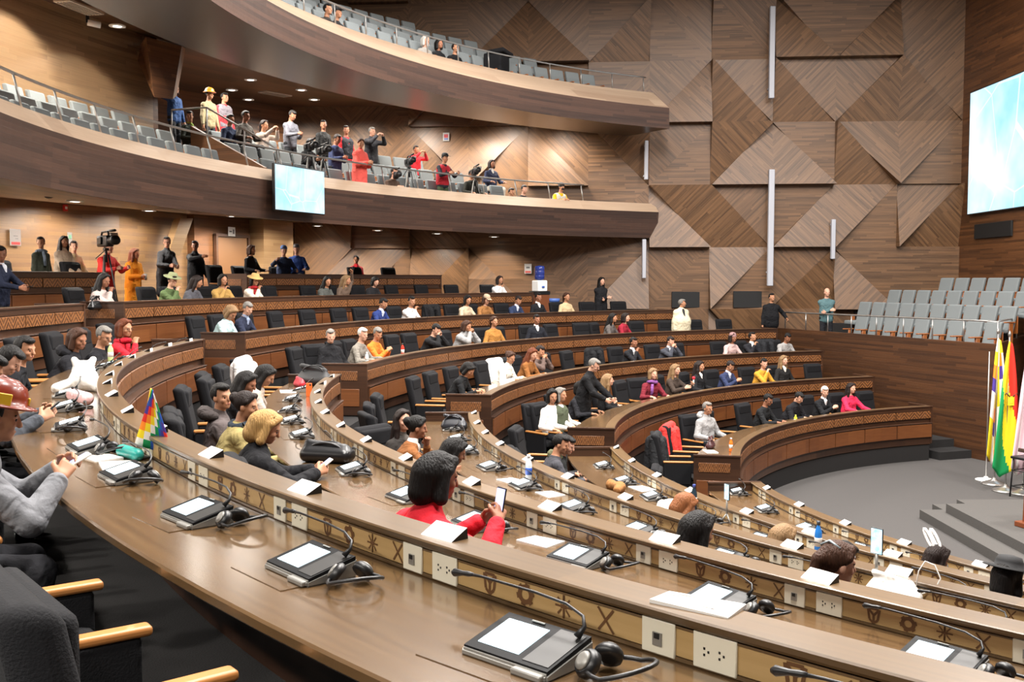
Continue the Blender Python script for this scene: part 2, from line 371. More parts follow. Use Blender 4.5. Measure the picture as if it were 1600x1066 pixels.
# front stand for guests: parapet, tiers
P0 = Vector((-4.62, 16.15)); P1 = Vector((-1.65, 8.0)); T = (P0-P1).normalized(); Nn = Vector((T.y, -T.x))   # T runs to the wall, Nn away from the hall
def stand(s, o, z): return Vector((P1.x+T.x*s+Nn.x*o, P1.y+T.y*s+Nn.y*o, z))
bm = bmesh.new()
Q = Vector((.95, 11.9))
prism(bm, [tuple(P1), tuple(P0), tuple(P0+Nn*.14), tuple(P1+Nn*.14+T*.05)], 0, 2.62)
prism(bm, [tuple(P1), tuple(P1+Nn*.1+T*.1), (Q.x, Q.y+.12), (Q.x+.1, Q.y)], 0, 2.62)
par = struct(bm_obj('wall_stand', bm, mat=wood('stand_planks', '#2f1b0e', '#54341c', 'y', strip=.06, length=1.5)))
for i in range(4):
    bm = bmesh.new(); o0 = .14+.9*i
    pts4 = [stand(.6 if i == 0 else 2.2+i*.4, o0, 0), stand(8.6, o0, 0), stand(8.6, 4.6, 0), stand(2.2+1.2, 4.6, 0)]
    pts4 = [(min(p.x, 1.1), min(p.y, wallY(p.x)-.05)) for p in pts4]
    prism(bm, pts4, 0 if i == 0 else 1.9+.34*(i-1), 2.05+.34*i); struct(bm_obj('floor_stand', bm, mat=M_carpet))
# ------------------------------------------------------------------ desks
ROWN = ['front', 'second', 'third', 'fourth', 'fifth', 'sixth', 'seventh']
def emblem(bm, kind, P, s, mat):
    """P(u, v) -> point on the board's face"""
    def quad(a, b, c, d):
        f = bm.faces.new([bm.verts.new(P(*q)) for q in (a, b, c, d)]); f.material_index = mat
    def bar(x0, y0, x1, y1, w=.0052):
        dx, dy = x1-x0, y1-y0; L = hypot(dx, dy); nx, ny = -dy/L*w, dx/L*w
        quad((x0+nx, y0+ny), (x0-nx, y0-ny), (x1-nx, y1-ny), (x1+nx, y1+ny))
    if kind == 0:      # mask
        for a, b in (((-.022, .03), (.022, .03)), ((-.026, .03), (-.018, -.02)), ((.026, .03), (.018, -.02)), ((-.018, -.02), (0, -.036)), ((.018, -.02), (0, -.036)), ((-.02, .024), (0, 0)), ((.02, .024), (0, 0)), ((0, 0), (0, -.03))): bar(*a, *b)
    elif kind == 1:    # stepped ring
        n = 12
        for i in range(n):
            a, b = 2*pi*i/n, 2*pi*(i+1)/n; r0, r1 = .016, .032+.006*(i % 2)
            quad((r0*cos(a), r0*sin(a)), (r1*cos(a), r1*sin(a)), (r1*cos(b), r1*sin(b)), (r0*cos(b), r0*sin(b)))
    elif kind == 2:    # sun
        n = 8
        for i in range(n):
            a = 2*pi*i/n; c_, d_ = a-.25, a+.25
            quad((.012*cos(c_), .012*sin(c_)), (.033*cos(a-.1), .036*sin(a-.1)), (.033*cos(a+.1), .036*sin(a+.1)), (.012*cos(d_), .012*sin(d_)))
        bar(-.012, 0, .012, 0, .006); bar(0, -.036, 0, .036, .004)
    else:              # crossed lines
        bar(-.028, -.036, .028, .034, .0038); bar(-.026, .034, .026, -.034, .0038)
PANEL = {}
def desk(k, a0, a1, block, outlets=(), ends=(True, True), seats=8):
    R, Z, F = Rk[k], Zk[k], Fk[k]; am = (a0+a1)/2; org = pol(R+.35, am, F)
    n = max(8, int(degrees(a1-a0)/1.2))
    root = empty('curved_desk', org, 0, f'curved wooden {ROWN[k]}-row desk, {block}', 'desk', 'curved assembly desks')
    def S(name, prof, mat, b0=a0, b1=a1, nn=n, mats=None, smooth=False):
        return bm_obj(name, sweep(prof, b0, b1, nn, org, mats=mats), root, mat)
    S('ledge', [(R-.012, Z-.026), (R+.136, Z-.026), (R+.142, Z-.018), (R+.142, Z-.004), (R+.136, Z), (R-.006, Z), (R-.012, Z-.006)], [M_ledge, M_dark], mats=[1, 0, 0, 0, 0, 1, 1])
    S('front_frame', [(R, Z-DESK_H+.0), (R+.035, Z-DESK_H), (R+.035, Z-.18), (R+.112, Z-.18), (R+.112, Z-.026), (R+.004, Z-.026), (R+.004, Z-.105), (R+.03, Z-.112), (R+.03, Z-.365), (R-.05, Z-.367), (R-.055, Z-.375), (R-.05, Z-.383), (R-.03, Z-.39), (R-.03, Z-.69), (R, Z-.70)], M_dark)
    S('worktop', [(R+.105, Z-.167), (R+.72, Z-.167), (R+.726, Z-.16), (R+.726, Z-.134), (R+.718, Z-.127), (R+.105, Z-.127)], M_work)
    # user-side board with inlays
    bm = sweep(rect(R+.108, R+.118, Z-.126, Z-.026), a0+.004, a1-.004, n, org)
    ins = sweep(rect(R+.114, R+.1215, Z-.112, Z-.040), a0+.006, a1-.006, n, org, mats=[1]*4)
    me = bpy.data.meshes.new('t'); ins.to_mesh(me); ins.free(); bm.from_mesh(me); bpy.data.meshes.remove(me)
    if outlets:
        step = (outlets[-1]-outlets[0])/max(len(outlets)-1, 1)
        for t in list(outlets)[:-1] if len(outlets) > 1 else []:
            for e in range(4):
                th = t+step*(.30+.155*e)
                def P(u, v, th=th): return pol(R+.1225, th-u/(R+.12), Z-.076+v*.92)-org
                emblem(bm, e, P, 1, 2)
    for z0_, z1_ in ((-.124, -.114), (-.040, -.034)):
        ins = sweep(rect(R+.114, R+.1255, Z+z0_, Z+z1_), a0+.004, a1-.004, n, org, mats=[3]*4); me = bpy.data.meshes.new('t'); ins.to_mesh(me); ins.free(); bm.from_mesh(me); bpy.data.meshes.remove(me)
    bm_obj('inlaid_board', bm, root, [M_dark, M_inner, M_inlay, M_ledge])
    # carved and plain front panels: one mesh each, turned to its place
    N = max(2, round((a1-a0)*R/(.98))); st = (a1-a0)/N
    pm = {}
    for nm, prof, mt in (('carved_panel', [(R-.006, Z-.27), (R+.04, Z-.27), (R+.04, Z-.115), (R+.004, Z-.115), (R-.006, Z-.122)], M_carved), ('lower_panel', [(R-.045, Z-.685), (R, Z-.685), (R, Z-.40), (R-.036, Z-.40), (R-.045, Z-.41)], M_panel)):
        b = sweep(prof, -st/2+.0012*10/R*1.3, st/2-.0012*10/R*1.3, 4, (R, 0, Z-.5)); me = bpy.data.meshes.new(nm); b.to_mesh(me); b.free(); me.materials.append(mt); pm[nm] = me
    for nm, me in pm.items():
        for i in range(N):
            th = a0+(i+.5)*st
            o = bpy.data.objects.new(nm, me); COL.objects.link(o); o.parent = root; o.location = pol(R, th, Z-.5)-org; o.rotation_euler = (0, 0, th)
    # end walls
    for e, (on, a) in enumerate(zip(ends, (a0, a1))):
        if not on: continue
        sg = 1 if e else -1; th = a; Mx = Matrix.Rotation(th, 4, 'Z')
        bm = bmesh.new()
        box(bm, (R+.36, sg*.012, Z-.43), (.735, .05, .81)); box(bm, (R+.36, sg*.012, Z-.012), (.75, .075, .024))
        bm.transform(Mx); bm.transform(Matrix.Translation(-org+Vector((0, 0, 0)))); bm_obj('end_wall', bm, root, M_dark)
        bm = bmesh.new(); box(bm, (R+.40, sg*.04, Z-.20), (.5, .012, .15), .004, 1); bm.transform(Mx); bm.transform(Matrix.Translation(-org)); bm_obj('carved_panel', bm, root, M_carved)
        bm = bmesh.new(); box(bm, (R+.40, sg*.04, Z-.55), (.56, .02, .28), .004, 1); bm.transform(Mx); bm.transform(Matrix.Translation(-org)); bm_obj('lower_panel', bm, root, M_panel)
    # power and data outlets
    for t in outlets:
        if t < a0+.02 or t > a1-.02: continue
        for j, (dt, wd) in enumerate(((-.085, .105), (.085, .125))):
            bm = bmesh.new(); box(bm, (0, 0, 0), (.009, wd, .092), .003, 1)
            if j == 0:
                box(bm, (.005, 0, -.005), (.008, .028, .034), mat=1); box(bm, (.007, 0, .004), (.008, .016, .014), mat=2)
            else:
                for yy in (-.022, .022):
                    for py, pz in ((-.006, .007), (.006, 0), (-.006, -.009)): box(bm, (.005, yy+py, pz), (.002, .005, .006), mat=2)
            th = t+dt/(R+.12)
            o = bm_obj('data_outlet' if j == 0 else 'power_outlet', bm, root, [M_plate, M_silver, M_blackp]); o.location = pol(R+.124, th, Z-.076)-org; o.rotation_euler = (0, 0, th)
    return root
D = radians
SEAT = {4: [181.2, 184.7, 188.2, 191.7, 195.2, 198.9, 201.6, 204.9, 208.4, 211.7, 215.0, 218.5, 221.7, 225.2, 228.7, 232.2],
        3: [181.5, 185.2, 189.2, 193.2, 196.7, 200.5, 204.1, 207.8, 211.9, 215.3, 218.9, 222.4, 226.2, 229.9],
        2: [182.2, 186.6, 190.4, 194.3, 198.9, 203.3, 207.8, 211.9, 216.0, 219.6, 223.8, 228.0],
        1: [182.1, 187.7, 193.0, 197.8, 203.6, 208.4, 213.2, 218.4, 223.4],
        0: [185.0, 191.7, 198.2, 204.3, 210.4, 216.5]}
NEAR0 = {0: 181.9, 1: 181.6, 2: 181.6, 3: 180.0, 4: 179.6}
NEAR1 = {0: 221, 1: 226.5, 2: 230, 3: 232, 4: 235}
FAR0 = {0: 109.2, 1: 109.3, 2: 109.5, 3: 109.7, 4: 117.4, 5: 128.9, 6: 134.0}
FAR1 = {0: 168.2, 1: 172.0, 2: 171.7, 3: 172.7, 4: 173.2, 5: 173.6, 6: 153.2}
for k in range(5):
    desk(k, D(NEAR0[k]), D(NEAR1[k]), 'near block, facing the floor', [D(a) for a in SEAT[k] if a > NEAR0[k]+.8])
for k in range(7):
    desk(k, D(FAR0[k]), D(FAR1[k]), 'far block beyond the aisle' if k < 6 else 'far block along the panelled wall')
desk(5, D(177.7), D(195), 'short end by the left edge', ends=(True, False))
desk(6, D(165.8), D(192), 'below the lower balcony at the left', ends=(True, False))
# ------------------------------------------------------------------ people: implicit surfaces meshed once per figure
class Field:
    """union of rounded cones and ellipsoids on a grid, meshed by surface nets"""
    def __init__(s, lo, hi, v):
        s.v = v; s.lo = np.array(lo, float); n = np.ceil((np.array(hi)-s.lo)/v).astype(int)+1
        s.f = np.full(n, 9., np.float32); s.n = n
    def box(s, lo, hi, m):
        i0 = np.maximum(np.floor((np.array(lo)-m-s.lo)/s.v).astype(int), 0); i1 = np.minimum(np.ceil((np.array(hi)+m-s.lo)/s.v).astype(int)+1, s.n)
        if np.any(i1 <= i0): return None
        ax = [(s.lo[i]+s.v*np.arange(i0[i], i1[i])).astype(np.float32) for i in range(3)]
        return (slice(i0[0], i1[0]), slice(i0[1], i1[1]), slice(i0[2], i1[2])), ax[0][:, None, None], ax[1][None, :, None], ax[2][None, None, :]
    def put(s, sl, d, k):
        a = s.f[sl]
        if k > 0:
            h = np.maximum(k-np.abs(a-d), 0)/k; s.f[sl] = np.minimum(a, d)-h*h*k*.25
        else: s.f[sl] = np.minimum(a, d)
    def cone(s, a, b, ra, rb, k=.03, flat=None):
        a = np.array(a, float); b = np.array(b, float); r = max(ra, rb)
        g = s.box(np.minimum(a, b)-r, np.maximum(a, b)+r, .05+k)
        if g is None: return
        sl, x, y, z = g; ab = b-a; L2 = max(ab@ab, 1e-9)
        t = np.clip(((x-a[0])*ab[0]+(y-a[1])*ab[1]+(z-a[2])*ab[2])/L2, 0, 1)
        d = np.sqrt((x-a[0]-t*ab[0])**2+(y-a[1]-t*ab[1])**2+(z-a[2]-t*ab[2])**2)-(ra+(rb-ra)*t)
        s.put(sl, d, k)
    def ell(s, c, r, R=None, k=.02, cut=None):
        c = np.array(c, float); r = np.array(r, float); m = r.max()
        g = s.box(c-m, c+m, .04+k)
        if g is None: return
        sl, x, y, z = g; x = x-c[0]; y = y-c[1]; z = z-c[2]
        if R is not None: x, y, z = (R[0, 0]*x+R[1, 0]*y+R[2, 0]*z, R[0, 1]*x+R[1, 1]*y+R[2, 1]*z, R[0, 2]*x+R[1, 2]*y+R[2, 2]*z)
        k0 = np.sqrt((x/r[0])**2+(y/r[1])**2+(z/r[2])**2); k1 = np.sqrt((x/r[0]**2)**2+(y/r[1]**2)**2+(z/r[2]**2)**2)+1e-6
        d = k0*(k0-1)/k1
        if cut is not None: d = np.maximum(d, cut(x, y, z))
        s.put(sl, d, k)
    def mesh(s):
        f = s.f; ins = f < 0
        c = np.zeros(s.n-1, np.int8); X, Y, Z = s.n-1
        for i in (0, 1):
            for j in (0, 1):
                for k in (0, 1): c += ins[i:X+i, j:Y+j, k:Z+k]
        act = (c > 0) & (c < 8); idx = np.full(s.n-1, -1, np.int64); cells = np.argwhere(act); N = len(cells)
        if N == 0: return np.zeros((0, 3)), np.zeros((0, 4), int)
        idx[act] = np.arange(N); acc = np.zeros((N, 3)); cnt = np.zeros(N)
        cor = [(i, j, k) for i in (0, 1) for j in (0, 1) for k in (0, 1)]
        vals = {q: f[cells[:, 0]+q[0], cells[:, 1]+q[1], cells[:, 2]+q[2]] for q in cor}
        for q in cor:
            for a in range(3):
                if q[a]: continue
                p = list(q); p[a] = 1; p = tuple(p); va, vb = vals[q], vals[p]; m = (va < 0) != (vb < 0)
                den = np.where(m, va-vb, 1); t = np.where(m, va/den, 0)
                for ax in range(3): acc[:, ax] += np.where(m, q[ax]+(t if ax == a else 0), 0)
                cnt += m
        V = s.lo+s.v*(cells+acc/np.maximum(cnt, 1)[:, None]); F = []
        for a in range(3):
            b, d = (a+1) % 3, (a+2) % 3
            A = [slice(None)]*3; B = [slice(None)]*3; A[a] = slice(0, -1); B[a] = slice(1, None)
            ia = ins[tuple(A)]; ib = ins[tuple(B)]; e = np.argwhere(ia != ib)
            e = e[(e[:, b] > 0) & (e[:, d] > 0) & (e[:, b] < s.n[b]-1) & (e[:, d] < s.n[d]-1)]
            if not len(e): continue
            sg = ia[tuple(e.T)]
            def at(db, dd):
                q = e.copy(); q[:, b] -= db; q[:, d] -= dd; return idx[tuple(q.T)]
            q = np.stack([at(1, 1), at(0, 1), at(0, 0), at(1, 0)], 1); q[~sg] = q[~sg][:, ::-1]; F.append(q)
        return V, np.concatenate(F)
def np_mesh(name, parts, mats, parent=None):
    Vs, Fs, off = [], [], 0
    for V, F in parts: Vs.append(V); Fs.append(F+off); off += len(V)
    V = np.concatenate(Vs); F = np.concatenate(Fs)
    me = bpy.data.meshes.new(name); me.vertices.add(len(V)); me.vertices.foreach_set('co', V.astype(np.float32).ravel())
    me.loops.add(F.size); me.loops.foreach_set('vertex_index', F.astype(np.int32).ravel()); me.polygons.add(len(F))
    me.polygons.foreach_set('loop_start', np.arange(0, F.size, 4, dtype=np.int32)); me.polygons.foreach_set('loop_total', np.full(len(F), 4, np.int32))
    me.update(); me.validate(); me.polygons.foreach_set('use_smooth', [True]*len(me.polygons))
    return link(name, me, parent, mats)
def rotm(yaw, pitch, roll=0.):
    """head frame: +y looks ahead; positive pitch looks down, positive yaw turns left"""
    cy, sy = cos(yaw), sin(yaw); cp, sp_ = cos(-pitch), sin(-pitch); cr, sr = cos(roll), sin(roll)
    return np.array([[cy, -sy, 0], [sy, cy, 0], [0, 0, 1]])@np.array([[1, 0, 0], [0, cp, -sp_], [0, sp_, cp]])@np.array([[cr, 0, sr], [0, 1, 0], [-sr, 0, cr]])
SKIN = plain('skin', '#a5765a', .55, spec=.3); SKIN2 = plain('skin_light', '#bf917a', .55, spec=.3); SKIN3 = plain('skin_deep', '#8a5d46', .55, spec=.3)
HAIRC = {'black': '#0e0b0a', 'dark': '#1d1310', 'brown': '#3b2418', 'red': '#5d2e18', 'blond': '#9f7d4c', 'ash': '#7d6244', 'grey': '#6f6b66', 'white': '#c9c5be'}
def hairmat(c):
    key = ('strands', c)
    if key in MATS: return MATS[key]
    m, nt, b = new_mat('hair'); N = NT(nt); q = lin(HAIRC.get(c, c))
    tc = N.n('ShaderNodeTexCoord'); mp = N.n('ShaderNodeMapping'); mp.inputs['Scale'].default_value = (90, 90, 7); nt.links.new(tc.outputs['Object'], mp.inputs[0])
    no = N.n('ShaderNodeTexNoise'); no.inputs['Scale'].default_value = 1; no.inputs['Detail'].default_value = 3; nt.links.new(mp.outputs[0], no.inputs['Vector'])
    nt.links.new(N.mix(no.outputs['Fac'], (q[0]*.45, q[1]*.45, q[2]*.45, 1), (min(q[0]*1.6, 1), min(q[1]*1.6, 1), min(q[2]*1.6, 1), 1)), b.inputs['Base Color']); b.inputs['Roughness'].default_value = .6; b.inputs['Specular IOR Level'].default_value = .25
    bp = N.n('ShaderNodeBump'); bp.inputs['Strength'].default_value = 1.; bp.inputs['Distance'].default_value = .012; nt.links.new(no.outputs['Fac'], bp.inputs['Height']); nt.links.new(bp.outputs['Normal'], b.inputs['Normal'])
    MATS[key] = m; return m
EYE = plain('eye_dark', '#140d0a', .2); TROUSER = '#1b1c20'
def bone2(a, b, l1, l2, hint):
    """middle joint of a two-bone limb"""
    a, b, hint = map(lambda q: np.array(q, float), (a, b, hint)); ab = b-a; d = np.linalg.norm(ab)
    if d > .995*(l1+l2): b = a+ab/d*.995*(l1+l2); ab = b-a; d = np.linalg.norm(ab)
    x = (d*d+l1*l1-l2*l2)/(2*d); h = sqrt(max(l1*l1-x*x, 0)); u = ab/d; p = hint-u*(hint@u); p /= (np.linalg.norm(p)+1e-9)
    return a+u*x+p*h, b
SITH = .56
POSE = {  # sit?, lean, hands (right, left) in the figure's frame, head (yaw, pitch), hand curl
 'write': (1, .42, (.12, .50, .775), (-.16, .48, .775), (0, .55), .8),
 'desk': (1, .30, (.22, .46, .775), (-.2, .47, .775), (0, .1), .6),
 'hold': (1, .25, (.06, .44, .90), (-.06, .42, .89), (0, .5), .9),
 'rest': (1, .02, (.24, .30, .72), (-.24, .30, .72), (0, .05), .6),
 'chin': (1, .30, (.05, .33, 1.03), (-.2, .46, .775), (0, .1), .9),
 'face': (1, .38, (.05, .36, 1.08), (-.06, .36, 1.07), (0, .3), .9),
 'snap': (1, .15, (.07, .46, 1.14), (-.07, .46, 1.13), (0, .05), .8),
 'stand': (0, .02, (.27, .06, .80), (-.27, .06, .80), (0, .05), .6),
 'sphone': (0, .05, (.07, .33, 1.16), (-.07, .31, 1.15), (0, .45), .9),
 'ssnap': (0, .02, (.10, .36, 1.52), (-.10, .36, 1.52), (0, .05), .9),
 'cross': (0, .0, (-.08, .20, 1.16), (.08, .24, 1.11), (0, .05), .6),
 'point': (0, .0, (.14, .52, 1.34), (-.24, .14, .86), (0, .0), .5),
 'scam': (0, .12, (.14, .42, 1.20), (-.22, .40, 1.22), (0, .15), .8),
 'bow': (0, .28, (.20, .48, 1.02), (-.16, .50, 1.0), (0, .6), .8),
 'crouch': (2, .35, (.12, .40, .62), (-.12, .40, .62), (0, .1), .8),
}
PCOUNT = 0
def person(desc, loc, yaw, pose='desk', top='#222226', hair='dark', style='short', fem=False, skin=None, head=None, hands=None, trouser=TROUSER, shirt=None, scarf=None, collar=None,
           hat=None, big=0., scale=1., v=.0115, hd=False, glasses=False, coat=False, lean=None, group=None, vest=None, hood=None, mask=None, bun=False, roll=0., sleeve=None):
    """yaw turns the figure's +y axis; hair styles: short, long, bob, pony, bald, none"""
    sit, ln, hr, hl, hdp, curl = POSE[pose]
    if lean is not None: ln = lean
    if head: hdp = head
    if hands: hr, hl = hands
    SK = skin or rnd.choice([SKIN, SKIN, SKIN2, SKIN3])
    name = 'person'
    wd = .93 if fem else 1.0
    root = empty(name, loc, yaw, desc, 'person', group); root.scale = (scale,)*3
    A = lambda *q: np.array(q, float)
    pz = .56 if sit == 1 else (.36 if sit == 2 else .95)
    up = A(0, sin(ln), cos(ln)); fw = A(0, cos(ln), -sin(ln))
    pel = A(0, -.02, pz); wai = pel+up*.17; che = pel+up*.36; nb = pel+up*.50; nt = nb+up*.05+A(0, .012, .035)
    Rh = rotm(hdp[0], hdp[1], roll); hc = nt+A(0, 0, .04)+Rh@A(0, .025, .085)
    sh = [nb+A(s*.168*wd, 0, 0)-up*.070 for s in (1, -1)]
    hip = [pel+A(s*.09, 0, -.01) for s in (1, -1)]
    wr, el = [], []
    for s, S_, H_ in ((1, sh[0], hr), (-1, sh[1], hl)):
        e, w_ = bone2(S_, H_, .285, .255, A(s*.55, -.45, -.7) if sit != 0 or pose in ('ssnap', 'sphone', 'scam', 'bow') else A(s*.5, -.8, -.2)); el.append(e); wr.append(w_)
    if sit == 1: kn = [A(s*.12, .40, .50) for s in (1, -1)]; an = [A(s*.12, .38, .09) for s in (1, -1)]
    elif sit == 2: kn = [A(s*.16, .34, .52) for s in (1, -1)]; an = [A(s*.14, .12, .09) for s in (1, -1)]
    else: kn = [A(s*.10, .03, .50) for s in (1, -1)]; an = [A(s*.105, 0, .09) for s in (1, -1)]
    allp = np.array([pel, che, nb, hc]+wr+el+kn+an); lo = allp.min(0)-.30; hi = allp.max(0)+.30; lo[2] = min(lo[2], -.02)
    # body: one continuous skin from head to feet
    B = Field(lo, hi, v); r = Rh
    B.cone(nb, nt+A(0, 0, .03), .056*wd, .05*wd, .03)
    B.ell(hc+r@A(0, -.012, .028), (.073, .092, .088), r, .0)
    B.ell(hc+r@A(0, .018, -.035), (.058, .068, .082), r, .03)          # face and jaw
    B.ell(hc+r@A(0, .070, -.088), (.025, .020, .020), r, .03)          # chin
    B.cone(hc+r@A(0, .088, .008), hc+r@A(0, .106, -.030), .010, .014, .016)     # nose
    B.cone(hc+r@A(-.018, .084, -.062), hc+r@A(.018, .084, -.062), .009, .009, .014)  # mouth
    B.cone(hc+r@A(-.035, .074, .018), hc+r@A(.035, .074, .018), .012, .012, .018)   # brow
    for s in (1, -1):
        B.ell(hc+r@A(s*.073, -.008, -.018), (.012, .020, .032), r, .008)   # ears
        B.ell(hc+r@A(s*.036, .064, -.032), (.022, .02, .02), r, .02)       # cheeks
    for s in (1, -1):
        B.cone(pel+A(s*.07, 0, 0), wai+A(s*.065*wd, 0, 0), .105, .10, .05); B.cone(wai+A(s*.065*wd, 0, 0), che+A(s*.075*wd, 0, 0), .10, .100, .05)
    B.cone(che, nb-up*.03, .10, .065, .06)
    for i, s in enumerate((1, -1)):
        B.cone(nb-up*.015, sh[i], .050, .052, .04); B.cone(sh[i], el[i], .050, .041, .03); B.cone(el[i], wr[i], .041, .027, .02)
        B.cone(hip[i], kn[i], .085, .06, .04); B.cone(kn[i], an[i], .058, .04, .03); B.cone(an[i]-A(0, 0, .03), an[i]+A(0, .15, -.055), .042, .032, .02)
    parts = [B.mesh()]
    # hands: palm, four fingers of unequal length and a thumb
    hv = .0052 if hd else .0085
    for i, s in enumerate((1, -1)):
        d = wr[i]-el[i]; d /= np.linalg.norm(d)
        if pose in ('write', 'desk', 'rest') and hands is None or (hands is None and pose == 'chin' and s < 0): d = d*A(1, 1, .12); d /= np.linalg.norm(d); nrm = A(0, 0, -1.)
        else: nrm = A(-s*1., .15, -.1)
        nrm = nrm-d*(nrm@d); nrm /= np.linalg.norm(nrm); sd = np.cross(d, nrm)*1.0
        if (sd@A(-s, 0, .4)) < 0: sd = -sd                             # towards the thumb
        W = wr[i]; Hf = Field(np.minimum(W-.12, W-.12), W+.24, hv)
        Hf.lo = W-.20; n_ = int(.40/hv)+2; Hf.n = np.array([n_]*3); Hf.f = np.full(Hf.n, 9., np.float32)
        Hf.cone(W-d*.05, W+d*.01, .030, .027, .01)
        for q, (o, L) in enumerate(((.030, .072), (.010, .080), (-.010, .075), (-.029, .058))):
            base = W+d*.078+sd*o*.95; Hf.cone(W+d*.01+sd*o*.45, base, .017, .0125, .014)
            c1 = curl*(.75+.12*q); u1 = d*cos(c1)+nrm*sin(c1); m1 = base+u1*L*.5; c2 = c1+curl*.8; u2 = d*cos(c2)+nrm*sin(c2)
            Hf.cone(base, m1, .0100, .0090, .003); Hf.cone(m1, m1+u2*L*.5, .0088, .0072, .003)
        th0 = W+d*.022+sd*.026; t1 = th0+(d*.6+sd*.65+nrm*.35)*.045; t2 = t1+(d*.85+sd*.1+nrm*.5)*.034
        Hf.cone(th0, t1, .0145, .0115, .008); Hf.cone(t1, t2, .0112, .0085, .003)
        parts.append(Hf.mesh())
    np_mesh('body', parts, SK, root)
    # eyes
    if style is not None:
        for s in (1, -1):
            bm = bmesh.new(); p = hc+r@A(s*.031, .0775, -.006); bmesh.ops.create_uvsphere(bm, u_segments=8, v_segments=6, radius=.0085, matrix=Matrix.Translation(p)); bm_obj('eye', bm, root, EYE, True)
        for s in (1, -1):
            if not hd: continue
            bm = bmesh.new(); tube(bm, [hc+r@A(s*.016, .086, .014), hc+r@A(s*.034, .083, .019), hc+r@A(s*.05, .070, .013)], .004, 5); bm_obj('eyebrow', bm, root, hairmat('dark' if hair in ('blond', 'red', 'ash', 'brown') else hair))
        if hd or fem:
            bm = bmesh.new(); tube(bm, [hc+r@A(-.022, .088, -.062), hc+r@A(0, .0935, -.061), hc+r@A(.022, .088, -.062)], [.003, .0055, .003], 6); bm_obj('lips', bm, root, plain('lips', '#8f4338', .5))
    # top garment
    th = (.022 if coat else .012)+big*.25
    G = Field(lo, hi, v)
    for s in (1, -1):
        G.cone(pel+A(s*.07, 0, -.02 if sit else -.06), wai+A(s*.068*wd, big*.3, 0), .108+th+big, .104+th+big, .05); G.cone(wai+A(s*.068*wd, big*.3, 0), che+A(s*.078*wd, 0, 0), .104+th+big, .100+th, .05)
    if coat and not sit:
        for s in (1, -1): G.cone(pel+A(s*.07, 0, 0), pel+A(s*.09, 0, -.42), .11+th, .115+th, .05)
    G.cone(che, nb-up*.03, .105+th, .068+th, .06)
    for i, s in enumerate((1, -1)):
        G.cone(nb-up*.022, sh[i], .050+th, .052+th, .05); G.cone(sh[i], el[i], .052+th, .044+th*.8, .03); G.cone(el[i], el[i]+(wr[i]-el[i])*.88, .045+th*.8, .033+th*.6, .02)
    if collar or coat: G.cone(nb+up*.0, nb+up*.05, .068, .066, .015)
    np_mesh('jacket' if coat or shirt else 'top', [G.mesh()], cloth(top), root)
    if sit != 1 or hd or True:
        Tm = Field(lo, hi, v*1.25)
        for i, s in enumerate((1, -1)):
            Tm.cone(pel+A(s*.05, 0, 0), hip[i], .112, .10, .04); Tm.cone(hip[i], kn[i], .096, .072, .03); Tm.cone(kn[i], an[i]+A(0, 0, -.01), .070, .056, .03)
        np_mesh('trousers', [Tm.mesh()], cloth(trouser), root)
        for i in range(2):
            bm = bmesh.new(); a = an[i]; tube(bm, [a+A(0, -.058, -.035), a+A(0, -.05, -.035), a+A(0, .0, -.03), a+A(0, .09, -.045), a+A(0, .17, -.056), a+A(0,.19,-.06)], [.01, .05, .056, .047, .034, .012], 10)
            bm_obj('shoe', bm, root, plain('shoe_leather', '#121212', .4))
    # hair
    if style not in ('none', 'bald', None):
        Hh = Field(hc-.30-(.35*A(0, 0, 1)), hc+.26, min(v, .0095))
        def cut(x, y, z): return np.minimum(np.minimum(y-.030+0*x, -(z-.062)+0*x+(y-.02)*.0), 9)     # keep points behind the face or above the hairline
        def capcut(x, y, z):
            face = np.minimum(y+.012-.046*np.clip((np.abs(x)-.045)/.02, 0, 1)*(z > -.03), .060-z)          # >0 inside the face window
            low = (-.045-.55*np.maximum(-y, 0))-z if style in ('short',) else (-.13-z)
            return np.maximum(face+0*x, low+0*x)
        Hh.ell(hc+r@A(0, -.018, .030), (.084, .106, .100), r, 0, capcut)
        hl_ = hc+r@A(0, -.07, .0)
        if style == 'short': Hh.ell(hc+r@A(.012, .045, .088), (.058, .05, .032), r, .02)
        if style in ('long', 'bob', 'pony'):
            for s in (1, -1): Hh.cone(hc+r@A(s*.03, .05, .092), hc+r@A(s*.068, .022, .04), .026, .022, .02)
        if style == 'long':
            b = nb-up*.12+A(0, -.09, 0)
            Hh.cone(hl_, b, .082, .085, .03)
            for s in (1, -1):
                Hh.cone(hc+r@A(s*.066, -.008, .03), hc+r@A(s*.078, -.005, -.10), .030, .032, .02); Hh.cone(hc+r@A(s*.078, -.005, -.10), nb+A(s*.10, .035, -.0)-up*.13, .032, .026, .02)
        if style == 'bob':
            Hh.cone(hl_, hc+r@A(0, -.07, -.09), .085, .08, .03)
            for s in (1, -1): Hh.cone(hc+r@A(s*.066, -.004, .03), hc+r@A(s*.08, .0, -.105), .030, .036, .02)
        if style == 'pony':
            Hh.ell(hc+r@A(0, -.11, .02), (.04, .035, .04), r, .02)
            if bun: Hh.ell(hc+r@A(0, -.12, .045), (.052, .048, .05), r, .01)
            else: Hh.cone(hc+r@A(0, -.13, .0), hc+r@A(0, -.14, -.14), .035, .028, .03)
        np_mesh('hair', [Hh.mesh()], hairmat(hair), root)
    elif style == 'bald':
        Hh = Field(hc-.25, hc+.25, .0095)
        Hh.ell(hc+r@A(0, -.018, .016), (.081, .101, .088), r, 0, lambda x, y, z: np.maximum(np.maximum(y+.005+0*x, z-.022+0*x), -.075-z+0*x))
        np_mesh('hair', [Hh.mesh()], hairmat(hair), root)
    RM = Matrix([list(q) for q in r]).to_4x4()
